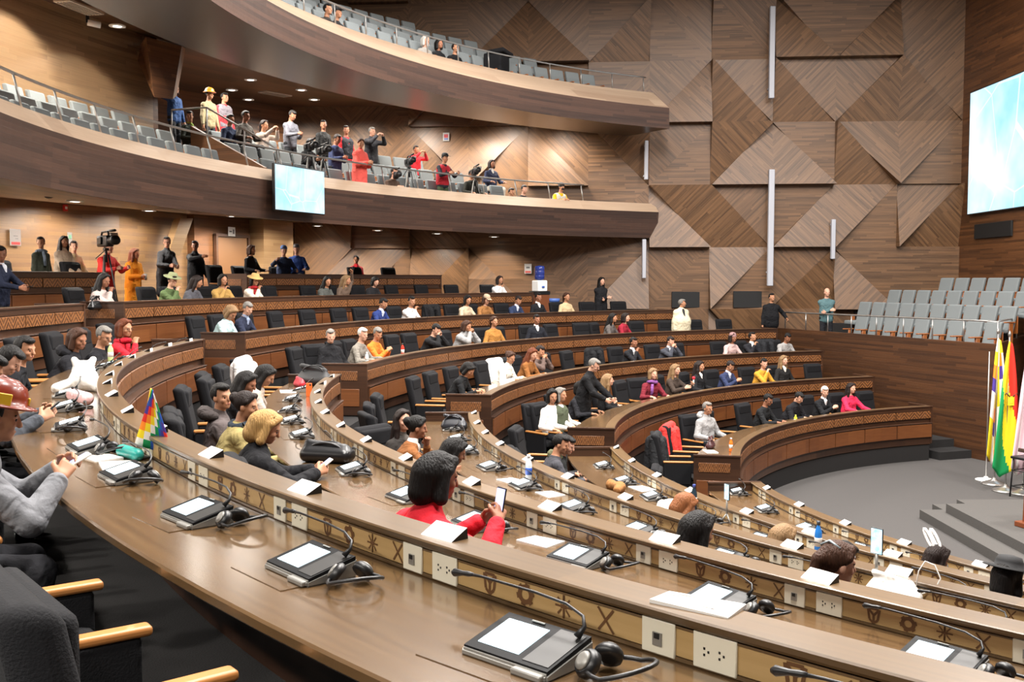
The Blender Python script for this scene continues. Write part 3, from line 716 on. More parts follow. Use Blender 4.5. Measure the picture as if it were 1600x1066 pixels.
    def onhead(bm, off): bm.transform(Matrix.Translation(hc)@RM@Matrix.Translation(off)); return bm
    if hat:
        kind, hcol = hat; bm = bmesh.new(); bm2 = None; m = plain('hat', hcol, .25 if kind == 'hard' else .8, coat=.6 if kind == 'hard' else 0)
        if kind == 'hard':
            lathe(bm, [(.155, 0), (.158, .006), (.150, .012), (.122, .018), (.118, .05), (.100, .095), (.062, .125), (.015, .134)], 28); bmesh.ops.scale(bm, vec=(.92, 1.12, 1), verts=bm.verts)
            for xx in (-.03, 0, .03): tube(bm, [(xx, -.10, .075), (xx, -.05, .122-.01), (xx, .0, .135-abs(xx)*.12), (xx, .05, .115), (xx, .10, .08)], .007, 6)
            onhead(bm, (0, -.01, .045))
        elif kind == 'cap':
            lathe(bm, [(.093, 0), (.094, .03), (.08, .072), (.045, .092), (.01, .097)], 20); bmesh.ops.scale(bm, vec=(.95, 1.15, 1), verts=bm.verts)
            box(bm, (0, .125, .012), (.13, .10, .010), .004); onhead(bm, (0, -.015, .05))
        elif kind == 'brim':
            lathe(bm, [(.175, 0), (.178, .006), (.10, .012), (.094, .05), (.078, .085), (.02, .095)], 24); onhead(bm, (0, -.012, .06))
        else:                                          # beanie / knitted
            lathe(bm, [(.090, -.02), (.094, .0), (.092, .05), (.07, .09), (.02, .108)], 20); bmesh.ops.scale(bm, vec=(.95, 1.15, 1), verts=bm.verts); onhead(bm, (0, -.018, .03))
        h_ = bm_obj({'hard': 'hard_hat', 'cap': 'cap', 'brim': 'brimmed_hat'}.get(kind, 'knit_cap'), bm, root, m, True)
        if kind == 'hard' and hd:
            bm = bmesh.new(); box(bm, (.0, .122, .04), (.10, .012, .035), .004); box(bm, (.118, 0, .035), (.012, .075, .06), .004); onhead(bm, (0, -.01, .045))
            for k_ in range(4): pass
            bm_obj('sticker', bm, h_, plain('yellow_sticker', '#c9a01e', .4))
            bm = bmesh.new()
            for q in range(5): box(bm, (-.034+.017*q, .1285, .04), (.010, .003, .018))
            onhead(bm, (0, -.01, .045)); bm_obj('sticker_lettering', bm, h_, M_blackp)
    if glasses:
        bm = bmesh.new()
        for s in (1, -1):
            tube(bm, [hc+r@A(s*.033+.02*cos(t), .094, -.006+.017*sin(t)) for t in np.linspace(0, 2*pi, 11)], .0022, 5, cap=False)
            tube(bm, [hc+r@A(s*.053, .092, -.002), hc+r@A(s*.078, -.01, -.005)], .002, 5)
        tube(bm, [hc+r@A(-.013, .096, -.004), hc+r@A(.013, .096, -.004)], .002, 5); bm_obj('glasses', bm, root, M_blackp)
    if scarf:
        bm = bmesh.new(); tube(bm, [nb+up*.03+A(.092*cos(t), .088*sin(t)+.014, .012*sin(2*t)) for t in np.linspace(0, 2*pi, 15)], .036, 8, cap=False)
        tube(bm, [nb+up*.02+fw*.10+A(.045,0,0), nb-up*.12+fw*.145+A(.055,0,0), nb-up*.28+fw*(.15+big)+A(.05,0,0)], [.032, .034, .028], 8); bm_obj('scarf', bm, root, cloth(scarf), True)
    if hood:
        bm = bmesh.new(); tube(bm, [nb+up*.035+A(.105*cos(t), .10*sin(t)-.03, -.03*sin(t)) for t in np.linspace(pi*.05, pi*-1.05, 13)], [.03, .04, .048, .055, .062, .068, .07, .068, .062, .055, .048, .04, .03], 8); bm_obj('hood', bm, root, cloth(hood), True)
    if shirt:
        Sf = Field(nb-.35, nb+.3, .0095); Sf.cone(nb-up*.0+fw*(.045+th), nb-up*.20+fw*(.078+th+big*.8), .050, .022, 0); Sf.cone(nb+up*.012, nb+up*.055, .063, .060, .01)
        np_mesh('shirt', [Sf.mesh()], cloth(shirt), root)
    if vest:
        Sf = Field(lo, hi, v)
        for s in (1, -1): Sf.cone(pel+A(s*.07, 0, .0), che+A(s*.085*wd, 0, .03), .132+big, .138+big*.5, .05)
        np_mesh('vest', [Sf.mesh()], cloth(vest), root)
    if mask:
        bm = bmesh.new(); bmesh.ops.create_uvsphere(bm, u_segments=12, v_segments=8, radius=1, matrix=Matrix.Translation(hc+r@A(0, .072, -.052))@RM@Matrix.Diagonal((.05, .032, .042, 1))); bm_obj('face_mask', bm, root, cloth(mask), True)
    return root, dict(hc=hc, wr=wr, r=r, nb=nb)
def held(name, label, cat, root, P, parts, rz=0., tilt=0., group=None):
    """a thing held in the hand: stands on its own, placed in the figure's frame"""
    M_ = Matrix.Translation(root.location)@Matrix.Rotation(root.rotation_euler.z, 4, 'Z')@Matrix.Scale(root.scale[0], 4)
    e = empty(name, M_@Vector(P), root.rotation_euler.z+rz, label, cat, group); e.rotation_euler[0] = tilt
    for pn, fn, mat in parts:
        bm = bmesh.new(); fn(bm); bm_obj(pn, bm, e, mat)
    return e
SCREENS = {}
M_phscreen = plain('phone_screen', '#9fa8d8', .2, emit=1.2)
def phone(root, P, label, tilt=-.9, rz=0., case=None, lit=True):
    return held('mobile_phone', label, 'phone', root, P, [('case', lambda bm: box(bm, (0, 0, 0), (.076, .009, .155), .004, 2), case or M_blackp), ('screen', lambda bm: box(bm, (0, -.0052, 0), (.068, .002, .142)), M_phscreen if lit else M_blackp)], rz, tilt)
# ------------------------------------------------------------------ chairs, conference units, name cards
def make_chair():
    t = empty('armchair', (0, 0, 0), 0, 'black padded armchair', 'chair')
    bm = bmesh.new(); box(bm, (0, .02, .455), (.52, .50, .13), .045, 3); bm_obj('seat', bm, t, M_black)
    bm = bmesh.new(); box(bm, (0, 0, .33), (.53, .12, .66), .05, 4)
    for v in bm.verts:                                   # curved, leaning back
        v.co.y += -.05*(v.co.z/.66)**2*2.6-.02+.06*(v.co.x/.27)**2; v.co.x *= 1.0
    bmesh.ops.translate(bm, vec=(0, -.24, .45), verts=bm.verts); bm_obj('backrest', bm, t, M_black)
    bm = bmesh.new(); box(bm, (0, 0, 0), (.47, .08, .20), .035, 3); bmesh.ops.translate(bm, vec=(0, -.275, .975), verts=bm.verts); bm_obj('headrest', bm, t, M_black)
    for s in (1, -1):
        bm = bmesh.new(); box(bm, (s*.285, .05, .44), (.05, .46, .38), .02, 2); a = bm_obj('armrest', bm, t, M_black)
        bm = bmesh.new(); box(bm, (s*.285, .06, .645), (.062, .50, .034), .013, 3); bm_obj('arm_pad', bm, a, M_armwood)
    bm = bmesh.new(); tube(bm, [(0, 0, .06), (0, 0, .40)], .035, 10)
    for i in range(5):
        a = 2*pi*i/5+.3; tube(bm, [(0, 0, .085), (.29*cos(a), .29*sin(a), .045)], [.03, .018], 8); tube(bm, [(.29*cos(a)-.012, .29*sin(a), .028), (.29*cos(a)+.012, .29*sin(a), .028)], .028, 8)
    bm_obj('pedestal', bm, t, M_blackp); t.scale = (1, 1, .965); return t
CH0 = make_chair(); CH_USED = [False]
CHAIRS = []
def face_c(th): return th+pi/2                     # figure at angle th looking at the hall's centre
def chair(k, th, dr=1.10, turn=0., label=None):
    p = pol(Rk[k]+dr, th, Fk[k]); rz = face_c(th)+turn
    if label is None: label = 'black padded armchair'
    if not CH_USED[0]:
        CH_USED[0] = True; CH0.location = p; CH0.rotation_euler = (0, 0, rz); CH0['label'] = label; CH0['group'] = 'black padded armchairs'; o = CH0
    else: o = dup(CH0, p, rz, label, 'black padded armchairs')
    CHAIRS.append([k, th, o, False]); return o
def take_chair(k, p, yaw):
    """seat someone: the nearest free chair of the row slides under the sitter"""
    a = ang(p); c = [q for q in CHAIRS if q[0] == k and not q[3] and abs(q[1]-a)*Rk[k] < .85]
    if not c: return
    q = min(c, key=lambda q: abs(q[1]-a)); q[3] = True; r = hypot(p.x, p.y)
    q[2].location = pol(r+.09, a, Fk[k]); q[2].rotation_euler[2] = yaw


def make_unit():
    t = empty('conference_unit', (0, 0, 0), 0, 'conference unit', 'conference unit')   # +y is towards the hall, user sits at -y; x to the user's right
    def wedge(bm, x0, x1, y0, y1, h0, h1, mat=0, e=0.):
        V = [bm.verts.new(q) for q in ((x0, y0, e), (x1, y0, e), (x1, y1, e), (x0, y1, e), (x0, y0, h0), (x1, y0, h0), (x1, y1, h1), (x0, y1, h1))]
        for q in ((3, 2, 1, 0), (4, 5, 6, 7), (0, 1, 5, 4), (1, 2, 6, 5), (2, 3, 7, 6), (3, 0, 4, 7)):
            f = bm.faces.new([V[i] for i in q]); f.material_index = mat
    bm = bmesh.new(); box(bm, (-.06, -.05, .0015), (.40, .30, .003)); bm_obj('base_plate', bm, t, M_work)
    bm = bmesh.new(); wedge(bm, -.165, .165, -.11, .10, .022, .070); bmesh.ops.bevel(bm, geom=list(bm.edges), offset=.006, segments=2, affect='EDGES'); wedge(bm, -.16, .16, -.10, .095, .030, .078, 1, .016)
    box(bm, (.10, -.112, .012), (.11, .03, .02), .006, 2); bm_obj('base', bm, t, [M_silver, plain('unit_top', '#0b0b0d', .6, spec=.15)])
    sl = .048/.195
    def sheet(bm, x0, x1, y0, y1, up):
        V = [bm.verts.new((x, y, .030+(y+.10)*sl+up)) for x, y in ((x0, y0), (x1, y0), (x1, y1), (x0, y1))]; bm.faces.new(V)
        V2 = [bm.verts.new((v.co.x, v.co.y, v.co.z-.003)) for v in V]; bm.faces.new(V2[::-1])
        for i in range(4): bm.faces.new((V[i], V[(i+1) % 4], V2[(i+1) % 4], V2[i]))
    bm = bmesh.new(); sheet(bm, -.132, .028, -.070, .066, .002); bm_obj('screen', bm, t, plain('unit_screen', '#cfeaf6', .2, emit=1.0))
    bm = bmesh.new(); sheet(bm, .055, .150, -.085, .085, .002); bm_obj('speaker_grille', bm, t, plain('grille', '#2c2b2a', .5, metal=.3))
    bm = bmesh.new(); box(bm, (-.03, .084, .079), (.05, .006, .003)); bm_obj('badge', bm, t, M_silver)
    bm = bmesh.new()
    tube(bm, [(.135, .06, .08), (.142, .085, .105), (.125, .10, .128), (.05, .115, .145), (-.08, .12, .152), (-.30, .12, .155), (-.36, .12, .152)], [.012, .007, .005, .0045, .0045, .0045, .006], 8)
    tube(bm, [(-.34, .12, .154), (-.36, .12, .152), (-.385, .119, .150), (-.42, .117, .146), (-.432, .116, .144)], [.006, .009, .008, .014, .006], 10); bm_obj('gooseneck_microphone', bm, t, M_blackp, True)
    t.scale = (.88,)*3; return t
def make_headset():
    t = empty('headset', (0, 0, 0), 0, 'headset', 'headset')
    bm = bmesh.new(); tube(bm, [(.10+.085*cos(a), .085*sin(a), .028+.03*max(cos(a), 0)) for a in np.linspace(-2.5, 2.5, 17)], .0065, 6); bm_obj('headband', bm, t, M_blackp, True)
    for s in (1, -1):
        bm = bmesh.new(); lathe(bm, [(.02, -.018), (.036, -.016), (.038, 0), (.030, .012)], 14); lathe(bm, [(.026, .012), (.022, .018), (.012, .021)], 14, mat=1)
        bm.transform(Matrix.Translation((.03, s*.045, .040))@Matrix.Rotation(s*-.9, 4, 'X')@Matrix.Rotation(-.35, 4, 'Y')); bm_obj('ear_cup', bm, t, [M_blackp, M_silver])
    return t
UN0 = make_unit(); HS0 = make_headset(); UNU = [0, 0]
def unit(k, th, lab, hs=True, turn=0., hturn=0.):
    p = pol(Rk[k]+.375, th, Zk[k]-.127); rz = face_c(th)+turn
    if UNU[0]: dup(UN0, p, rz, 'conference unit with lit screen, '+lab, 'conference units')
    else: UN0.location = p; UN0.rotation_euler = (0, 0, rz); tag(UN0, 'conference unit with lit screen, '+lab, 'conference unit', 'conference units'); UNU[0] = 1
    if hs:
        q = p+Matrix.Rotation(rz, 3, 'Z')@Vector((.165, .04, 0)); q.z += .0
        if UNU[1]: dup(HS0, q, rz+hturn, 'black headset beside the conference unit, '+lab, 'headsets')
        else: HS0.location = q; HS0.rotation_euler = (0, 0, rz+hturn); tag(HS0, 'black headset beside the conference unit, '+lab, 'headset', 'headsets'); UNU[1] = 1
bm = bmesh.new()
V = [bm.verts.new(q) for q in ((-.105, -.05, 0), (.105, -.05, 0), (.105, .05, 0), (-.105, .05, 0), (-.105, -.045, .004), (.105, -.045, .004), (.105, .045, .05), (-.105, .045, .05))]
for q in ((4, 5, 6, 7), (2, 3, 7, 6)): bm.faces.new([V[i] for i in q])
f = bm.faces.new((V[1], V[2], V[6], V[5])); f.material_index = 1; f = bm.faces.new((V[3], V[0], V[4], V[7])); f.material_index = 1; bm.faces.new((V[3], V[2], V[1], V[0])); bm.faces.new((V[0], V[1], V[5], V[4]))
for i in range(3): 
    z = .012+i*.012; y = -.045+(z-.004)/.046*.09
    L_ = .06-.012*i; q = [bm.verts.new((sx*L_, y+dy, z+dz+.0012)) for sx, dy, dz in ((-1, 0, 0), (1, 0, 0), (1, .006, .003), (-1, .006, .003))]; ff = bm.faces.new(q); ff.material_index = 2
bmesh.ops.scale(bm, vec=(.72, .72, .72), verts=bm.verts)
CD0 = tag(bm_obj('name_card', bm, None, [M_white, M_blackp, plain('card_print', '#dcd6d2', .7)]), 'x', 'name card'); CDU = [0]
def card(k, th, lab, dr=.05, turn=0.):
    p = pol(Rk[k]+dr+.01, th, Zk[k]); rz = face_c(th)+turn
    if CDU[0]: o = CD0.copy(); COL.objects.link(o)
    else: o = CD0; CDU[0] = 1
    o.location = p; o.rotation_euler = (0, 0, rz); o['label'] = 'white folded name card '+lab; o['group'] = 'name cards on the desk ledges'
ROWL = ['front', 'second', 'third', 'fourth', 'fifth']
for k in range(5):
    sts = SEAT[k]; a_un = 1.05*16.67/Rk[k]; a_ch = (2.4 if k == 4 else 1.7)*16.67/Rk[k]
    for i, a in enumerate(sts):
        if a > NEAR1[k]-2: continue
        if not (k == 4 and i == 13): card(k, D(a), f'on the near {ROWL[k]}-row ledge, {ORD[i]} from the aisle', turn=rnd.uniform(-.12, .12))
        if a-a_un > NEAR0[k]+.4:
            unit(k, D(a-a_un), f'near {ROWL[k]}-row desk, {ORD[i]} from the aisle', hs=not (k == 3 and i in (0, 1)), turn=rnd.uniform(-.1, .1), hturn=rnd.uniform(-.5, .5) if (k, i) != (4, 13) else 0)
        lab = f'black padded armchair at the near {ROWL[k]}-row desk, {ORD[i]} from the aisle'
        tr = 0 if a < 212 else .0
        chair(k, D(a-a_ch), 1.16 if k == 4 else 1.13, rnd.uniform(-.25, .25) if a < 212 else (-.06 if k == 4 else rnd.uniform(-.1, .1)), lab)
# far block: chairs evenly spaced along each row
FARCH = {0: (9, 113.0, 163.5), 1: (13, 112.6, 168.5), 2: (15, 112.6, 169.3), 3: (17, 112.6, 170.5), 4: (15, 120.5, 171), 5: (14, 131, 171.5), 6: (6, 136, 152)}
FARPOS = {}
for k, (n, a, b) in FARCH.items():
    for i in range(n):
        th = D(a+(b-a)*i/(n-1)); FARPOS[(k, i)] = th
        chair(k, th, 1.12, rnd.uniform(-.2, .2), f'black padded armchair, {ORD[i]} from the right behind the far {ROWN[k]}-row desk')
        if k in (0, 1, 2, 3) and i % 1 == 0:
            pass
for i, x in enumerate((27, 133)): chair(6, ang(at_r(x, Rk[6]+1.1, False)), 1.1, 0, ['black padded armchair at the left edge below the balcony', 'black padded armchair behind the cameraman in red'][i])
for i, x in enumerate(()): chair(5, ang(at_r(x, Rk[5]+1.1, False)), 1.1, .3, ['black padded armchair beside the long-haired woman with the bag', 'black padded armchair left of the green hat'][i])
# ------------------------------------------------------------------ theatre seats
def make_seat():
    t = empty('theatre_seat', (0, 0, 0), 0, 'x', 'theatre seat')
    bm = bmesh.new(); box(bm, (0, 0, .33), (.46, .10, .62), .035, 3)
    for v in bm.verts: v.co.y -= .16*(v.co.z/.62)+.0-.04*(v.co.x/.23)**2
    bmesh.ops.translate(bm, vec=(0, -.14, .38), verts=bm.verts); bm_obj('backrest', bm, t, M_greyseat)
    bm = bmesh.new(); box(bm, (0, -.03, .47), (.46, .46, .12), .04, 3); bmesh.ops.translate(bm, vec=(0, .12, -.03), verts=bm.verts); bm_obj('seat', bm, t, M_greyseat)
    bm = bmesh.new(); box(bm, (0, -.25, .58), (.42, .02, .42), .006, 1); bm.transform(Matrix.Translation((0, -.045, .0))); bm_obj('back_shell', bm, t, M_seatwood)
    for s in (1, -1):
        bm = bmesh.new(); box(bm, (s*.265, -.03, .325), (.03, .12, .61), .01, 1); box(bm, (s*.265, .03, .645), (.05, .36, .03), .012, 2); bm_obj('armrest', bm, t, M_seatwood)
    return t
TS0 = make_seat(); TSU = [0]
def tseat(p, rz, label, group):
    if TSU[0]: return dup(TS0, p, rz, label, group)
    TS0.location = p; TS0.rotation_euler = (0, 0, rz); TS0['label'] = label; TS0['group'] = group; TSU[0] = 1
def arc_row(R, z, a0, a1, lab, group, pitch=.56, skip=()):
    n = int(D(a1-a0)*R/pitch)
    for i in range(n+1):
        a = a0+(a1-a0)*i/n
        if any(s0 < a < s1 for s0, s1 in skip): continue
        p = pol(R, D(a), z)
        if z < 8 and any((p-ST_A.lerp(ST_B, q/8)).to_2d().length < .42 for q in range(9)): continue
        tseat(p, face_c(D(a)), f'grey theatre seat, {ORD[i]} from right, {lab}', group)
ST_A, ST_B = at_r(300, 21.3, y=197), at_r(415, 19.3, y=262)
# lower balcony, left of the stair opening and right of it
for r_, (R, z, lab) in enumerate(((19.55, 5.72, 'front row'), (20.5, 6.12, 'middle row'), (21.45, 6.52, 'back row'))):
    arc_row(R, z, 159.4+.6*r_, 184.5-(1.5 if r_ == 2 else .3)*r_, lab+' of lower balcony, left part', 'grey seats of the lower balcony, left part')
    arc_row(R, z, 130+r_*2, 155.5-1.5*r_, lab+' of lower balcony, right part', 'grey seats of the lower balcony, right part')
for r_, (R, z, lab) in enumerate(((18.5, 9.0, 'front row'), (19.42, 9.45, 'second row'), (20.32, 9.9, 'third row'), (21.25, 10.35, 'back row'))):
    arc_row(R, z, 122.5+r_*4.2, 166-2.2*r_, lab+' of the upper balcony', 'grey seats of the upper balcony')
# guest stand in front: rows parallel to its parapet
RZ_ST = atan2(-Nn.y, -Nn.x)-pi/2
for r_, (s0, n) in enumerate(((.9, 9), (1.35, 10), (1.2, 10), (2.45, 6))):
    for i in range(n):
        p = stand(s0+.57*i, .62+.9*r_, 2.05+.34*r_)
        if p.x > .95 or p.y > wallY(p.x)-.4: continue
        tseat(p, RZ_ST, f'grey theatre seat, guest stand, {ORD[r_]} row, {ORD[n-1-i]} from left', 'grey seats of the guest stand')
# ------------------------------------------------------------------ who sits where
def seat_pt(k, x, near=False, dr=1.02):
    p = at_r(x, Rk[k]+dr, not near); a = ang(p); return Vector((p.x, p.y, Fk[k])), face_c(a)
NEAR_A = {}
def sit(k, x, desc, pose='desk', near=False, turn=0., dr=1.02, dz=0., a=None, **kw):
    if a is not None:
        # a = (seat angle, distance of the head from the ledge): the ray through the head meets that circle twice, take the one next to the known angle
        a, hr = a; ln = kw.get('lean') if kw.get('lean') is not None else POSE[pose][1]
        c = [ang(at_r(x, Rk[k]+hr, f)) for f in (False, True)]; th = min(c, key=lambda q: abs(q-D(a)))
        if abs(th-D(a)) > .06: th = D(a)
        dr = max(hr+.10+ln*.5, .80); p = pol(Rk[k]+dr, th, Fk[k]+dz-.06); yw = face_c(th)+turn
        kw.setdefault('v', .0095); kw.setdefault('scale', .96); take_chair(k, p, yw); return person(desc, p, yw, pose, **kw)
    p, yw = seat_pt(k, x, near, dr); p.z += dz
    kw.setdefault('v', .0095 if near else .0125); kw.setdefault('scale', .97); take_chair(k, p, yw+turn)
    return person(desc, p, yw+turn, pose, **kw)
def upright(x, R, z, desc, yaw=None, pose='stand', far=True, **kw):
    p = at_r(x, R, far); p = Vector((p.x, p.y, z)); kw.setdefault('v', .0125)
    return person(desc, p, face_c(ang(p)) if yaw is None else yaw, pose, **kw)
# --- near fifth-row desk (left edge)
r, I = sit(4, 14, 'man in brown hard hat and grey wool jacket reading a phone', 'hold', True, a=(214.8, 0.9), dr=.90, top='#6f7074', style='short', hair='black', hat=('hard', '#6b2412'), hd=True, coat=True, big=.02, lean=.42, head=(.0, .25), hands=((.12, .50, .92), (-.06, .54, .94)), trouser='#2a2a2e', v=.008, scale=.96, skin=SKIN)
phone(r, (.03, .58, .97), 'pale phone in the hands of the man in the hard hat', tilt=-1.1, case=M_white)
r, I = sit(4, -14, 'person in quilted grey jacket half hidden behind the hard hat', 'hold', True, a=(209.5, .8), dr=.95, top='#3c3f45', hair='black', big=.03, hd=True, hands=((.10, .50, .90), (-.08, .52, .92)))
phone(r, (.02, .56, .95), 'black phone held beyond the man in the hard hat', tilt=-.9, lit=False)
sit(4, 22, 'young man with cropped dark hair bowing behind the hard hat', 'write', True, a=(202.0, .78), dr=1.05, top='#20242c', hair='black', head=(-.2, .7), hd=True, dz=-.05)
sit(4, 52, 'man in black jacket leaning on the near desk behind the plush toy', 'desk', True, a=(198.5, .78), dz=-.05, dr=1.05, top='#15161a', hair='black', lean=.45, head=(-.5, .2), hd=True)
sit(4, 133, 'woman with dark brown hair in a hooded black puffer jacket', 'desk', True, a=(191.0, .6), dz=-.06, top='#1b1b1f', hair='brown', style='bob', fem=True, big=.03, hood='#1b1b1f', head=(-.6, .3), lean=.4)
sit(4, 172, 'man with cropped grey hair and glasses in black jacket', 'desk', True, a=(186.7, .6), dz=-.10, top='#1c1c20', hair='grey', glasses=True, head=(-.5, .3), lean=.35)
sit(4, 205, 'red-haired woman in red scarf with hand at her mouth', 'chin', True, a=(184.0, .6), dz=-.06, top='#b3202c', hair='red', style='bob', fem=True, glasses=True, scarf='#a01828', head=(-.5, .15))
r, I = upright(3, 20.0, Fk[5]+.02, 'man in dark navy suit standing at the left edge with a phone', None, 'sphone', top='#1d2233', hair='black', shirt='#c9cbd3', coat=False, head=(-.9, .2), hd=True, hands=((.2, .42, 1.12), (.05, .44, 1.12)), scale=.95)
phone(r, (.13, .52, 1.13), 'black phone held by the man in navy suit at the left edge', tilt=-1.4, lit=False)
# --- near fourth-row desk
sit(3, 362, 'man in grey-brown puffer jacket looking towards the camera', 'rest', True, a=(196.9, 1.0), dr=1.12, top='#4f4746', hair='black', big=.04, collar=True, head=(-.95, .0), lean=.0, hd=True, hood='#403a39', skin=SKIN)
sit(3, 408, 'woman with long black hair, black blazer and white collar writing', 'write', True, a=(193.2, 0.75), top='#1a1a1d', hair='black', style='long', fem=True, shirt='#e8e8ea', head=(-.4, .45))
sit(3, 437, 'woman with long black hair in beige sweater bent over papers', 'write', True, a=(189.7, 0.6), top='#a3968a', hair='black', style='long', fem=True, head=(-.1, .65))
sit(3, 396, 'woman with dark bun in khaki quilted jacket and dark scarf', 'desk', True, a=(201.7, 0.87), dr=.98, top='#8a7c50', hair='dark', style='pony', bun=True, fem=True, big=.04, scarf='#2a3038', head=(-.5, .2), hd=True, lean=.3)
r, I = sit(3, 425, 'blond woman in black coat holding a white phone', 'hold', True, a=(207.4, 0.98), dr=.93, top='#131316', hair='blond', style='bob', fem=True, big=.03, coat=True, head=(-.25, .5), hd=True, lean=.18, hands=((.12, .50, .88), (-.02, .52, .88)))
phone(r, (.06, .565, .92), 'white phone held by the blond woman in black coat', tilt=-.95, case=M_white)
r, I = sit(3, 700, 'woman in red coat with black hair filming on a phone', 'snap', True, a=(219.1, 1.0), dz=.09, dr=.90, top='#c01f2c', hair='black', style='bob', fem=True, coat=True, head=(-.15, .25), hd=True, lean=.28, hands=((.09, .50, .98), (-.05, .50, .96)), v=.008)
phone(r, (.04, .55, 1.06), 'phone with lilac screen filming, held by the woman in red', tilt=-.2)
# --- near third-row desk
sit(2, 626, 'woman with dark bun in brown jacket stretching her arm on desk', 'chin', True, a=(196.2, 1.0), dz=.03, dr=1.0, top='#7d4f2c', hair='black', style='pony', bun=True, fem=True, shirt='#e9e4df', head=(-.1, .2), hd=True, lean=.35, hands=((.22, .56, .78), (-.03, .33, 1.03)))
sit(2, 643, 'woman with long dark brown hair in dark blazer turned sideways', 'rest', True, a=(194.0, 1.03), dr=1.12, turn=-.9, top='#2c2927', hair='dark', style='long', fem=True, shirt='#55504c', head=(-.3, .0), hd=True)
sit(2, 718, 'woman with very long black hair seen from behind, writing', 'write', True, a=(204.0, 1.05), dz=.05, dr=.92, top='#6d6a72', hair='black', style='long', fem=True, hd=True, head=(-.1, .5))
sit(2, 1104, 'dark round head just above the near fourth-row ledge', 'write', True, a=(216.1, 0.91), dr=.95, top='#232327', hair='black', style='bob', head=(-.2, .3), hd=True)
sit(2, 1322, 'woman with ponytail and silver hair clip seen from behind', 'desk', True, a=(220.5, 0.99), dr=.95, top='#2b2d36', hair='brown', style='pony', fem=True, head=(-.5, .2), hd=True, lean=.2)
# --- near second-row desk
sit(1, 893, 'young man in olive hooded black jacket leaning on the desk', 'desk', True, a=(190.3, 0.85), top='#1c1d1d', hair='black', big=.03, hood='#5d5d45', head=(-.5, .4), hd=True, lean=.45)
sit(1, 884, 'dark-haired man half hidden behind the olive-hooded man', 'desk', True, a=(187.6, 0.95), dr=1.12, top='#3d3d42', hair='black', head=(-.5, .3), turn=.1, lean=.3, dz=.0)
sit(1, 1079, 'top of a reddish brown head behind the near third-row ledge', 'write', True, a=(204.5, 0.82), dr=.85, top='#d8d3cc', hair='#7a4a2a', style='bob', fem=True, head=(0, .7), dz=-.06)
sit(1, 1236, 'woman with streaked blond hair and speckled scarf', 'write', True, a=(211.3, 0.84), dr=.92, top='#2a2a2c', hair='ash', style='bob', fem=True, scarf='#b9b3aa', head=(-.1, .4), dz=-.08)
sit(1, 1330, 'man with spiky black hair low behind the ponytail woman', 'write', True, a=(213.9, 0.8), dr=.92, top='#22242a', hair='black', head=(-.1, .5), dz=-.10)
sit(1, 1592, 'person in black brimmed hat at the right edge', 'desk', True, a=(220.3, 0.75), dr=.95, top='#111114', hair='black', style='bob', hat=('brim', '#0e0e10'), head=(-.1, .2))
sit(0, 1478, 'dark-haired woman with a white plastic bow on her head', 'write', True, a=(211.3, 0.84), dr=.92, top='#2a2a2e', hair='dark', style='bob', fem=True, head=(-.3, .4), dz=-.02)
# --- far front row
sit(0, 1104, 'grey-haired person in light grey hooded coat at the far front row', 'rest', top='#8d8c8c', hair='grey', hood='#9a9998', coat=True, glasses=True, dr=1.1, turn=-.4, lean=.05)
sit(0, 1188, 'man in black leather jacket reading white papers', 'write', top='#1a1b1d', hair='black', glasses=True, head=(0, .4), lean=.3)
sit(0, 1233, 'man in black puffer jacket bowing at the far front row', 'write', top='#16161a', hair='black', big=.03, collar=True, head=(0, .6))
r, I = sit(0, 1282, 'white-haired man in black sweater holding a dark phone', 'hold', top='#17181b', hair='white', style='short', skin=SKIN2, shirt='#e4e4e6', head=(-.5, .25))
sit(0, 1328, 'woman in bright pink-red jacket at the far front row', 'desk', top='#c9284a', hair='dark', style='long', fem=True, lean=.1)
# --- far second row
sit(1, 862, 'dark-haired woman in white sweater with her back turned', 'rest', dr=1.15, turn=-.6, top='#e4e0da', hair='black', style='bob', fem=True, head=(-.4, .2))
sit(1, 874, 'grey-haired woman in olive vest at the end of the desk', 'rest', dr=1.05, turn=-.3, top='#cfcac2', vest='#4a5140', hair='grey', style='bob', fem=True)
upright(912, Rk[1]+.98, Fk[1], 'man with grey hair and glasses in black sweater standing', None, 'bow', top='#121214', hair='grey', glasses=True, coat=True, skin=SKIN2, trouser='#101012', head=(0, .45), scale=1.0)
sit(1, 894, 'black-haired head behind the standing man in black sweater', 'desk', dr=1.2, top='#202024', hair='black', style='bob', fem=True)
sit(1, 945, 'smiling woman with wavy blond hair in black top', 'rest', top='#141416', hair='ash', style='long', fem=True, skin=SKIN2, turn=.5, lean=.1)
sit(1, 1014, 'woman with curly light hair, maroon leather jacket, purple scarf', 'desk', top='#6a1f2a', hair='ash', style='bob', fem=True, scarf='#7a4a86', turn=-.5, skin=SKIN2)
r, I = sit(1, 1050, 'smiling woman with long blond hair in dark brown jacket', 'desk', top='#3a302a', hair='ash', style='long', fem=True, skin=SKIN2, lean=.15, hands=((.16, .46, .88), (-.12, .46, .95)))
held('reporter_microphone', 'red-topped microphone held by the blond woman in brown', 'microphone', r, (-.12, .50, 1.03), [('handle', lambda bm: tube(bm, [(0, 0, -.12), (0, 0, .03)], [.012, .016], 8), M_white), ('foam', lambda bm: lathe(bm, [(.02, .02), (.034, .04), (.034, .075), (.015, .09)], 12), plain('red_foam', '#c02030', .8))])
sit(1, 1092, 'woman with long dark hair, black jacket and white blouse', 'rest', top='#17171a', hair='dark', style='long', fem=True, shirt='#e6e4e0', turn=.2)
sit(1, 1132, 'balding man in navy blue suit looking down', 'hold', top='#2b3350', hair='dark', style='short', shirt='#c8cfe0', head=(0, .5))
sit(1, 1186, 'man in mustard jacket with hand at his face', 'chin', top='#b8842c', hair='black', head=(-.4, .2))
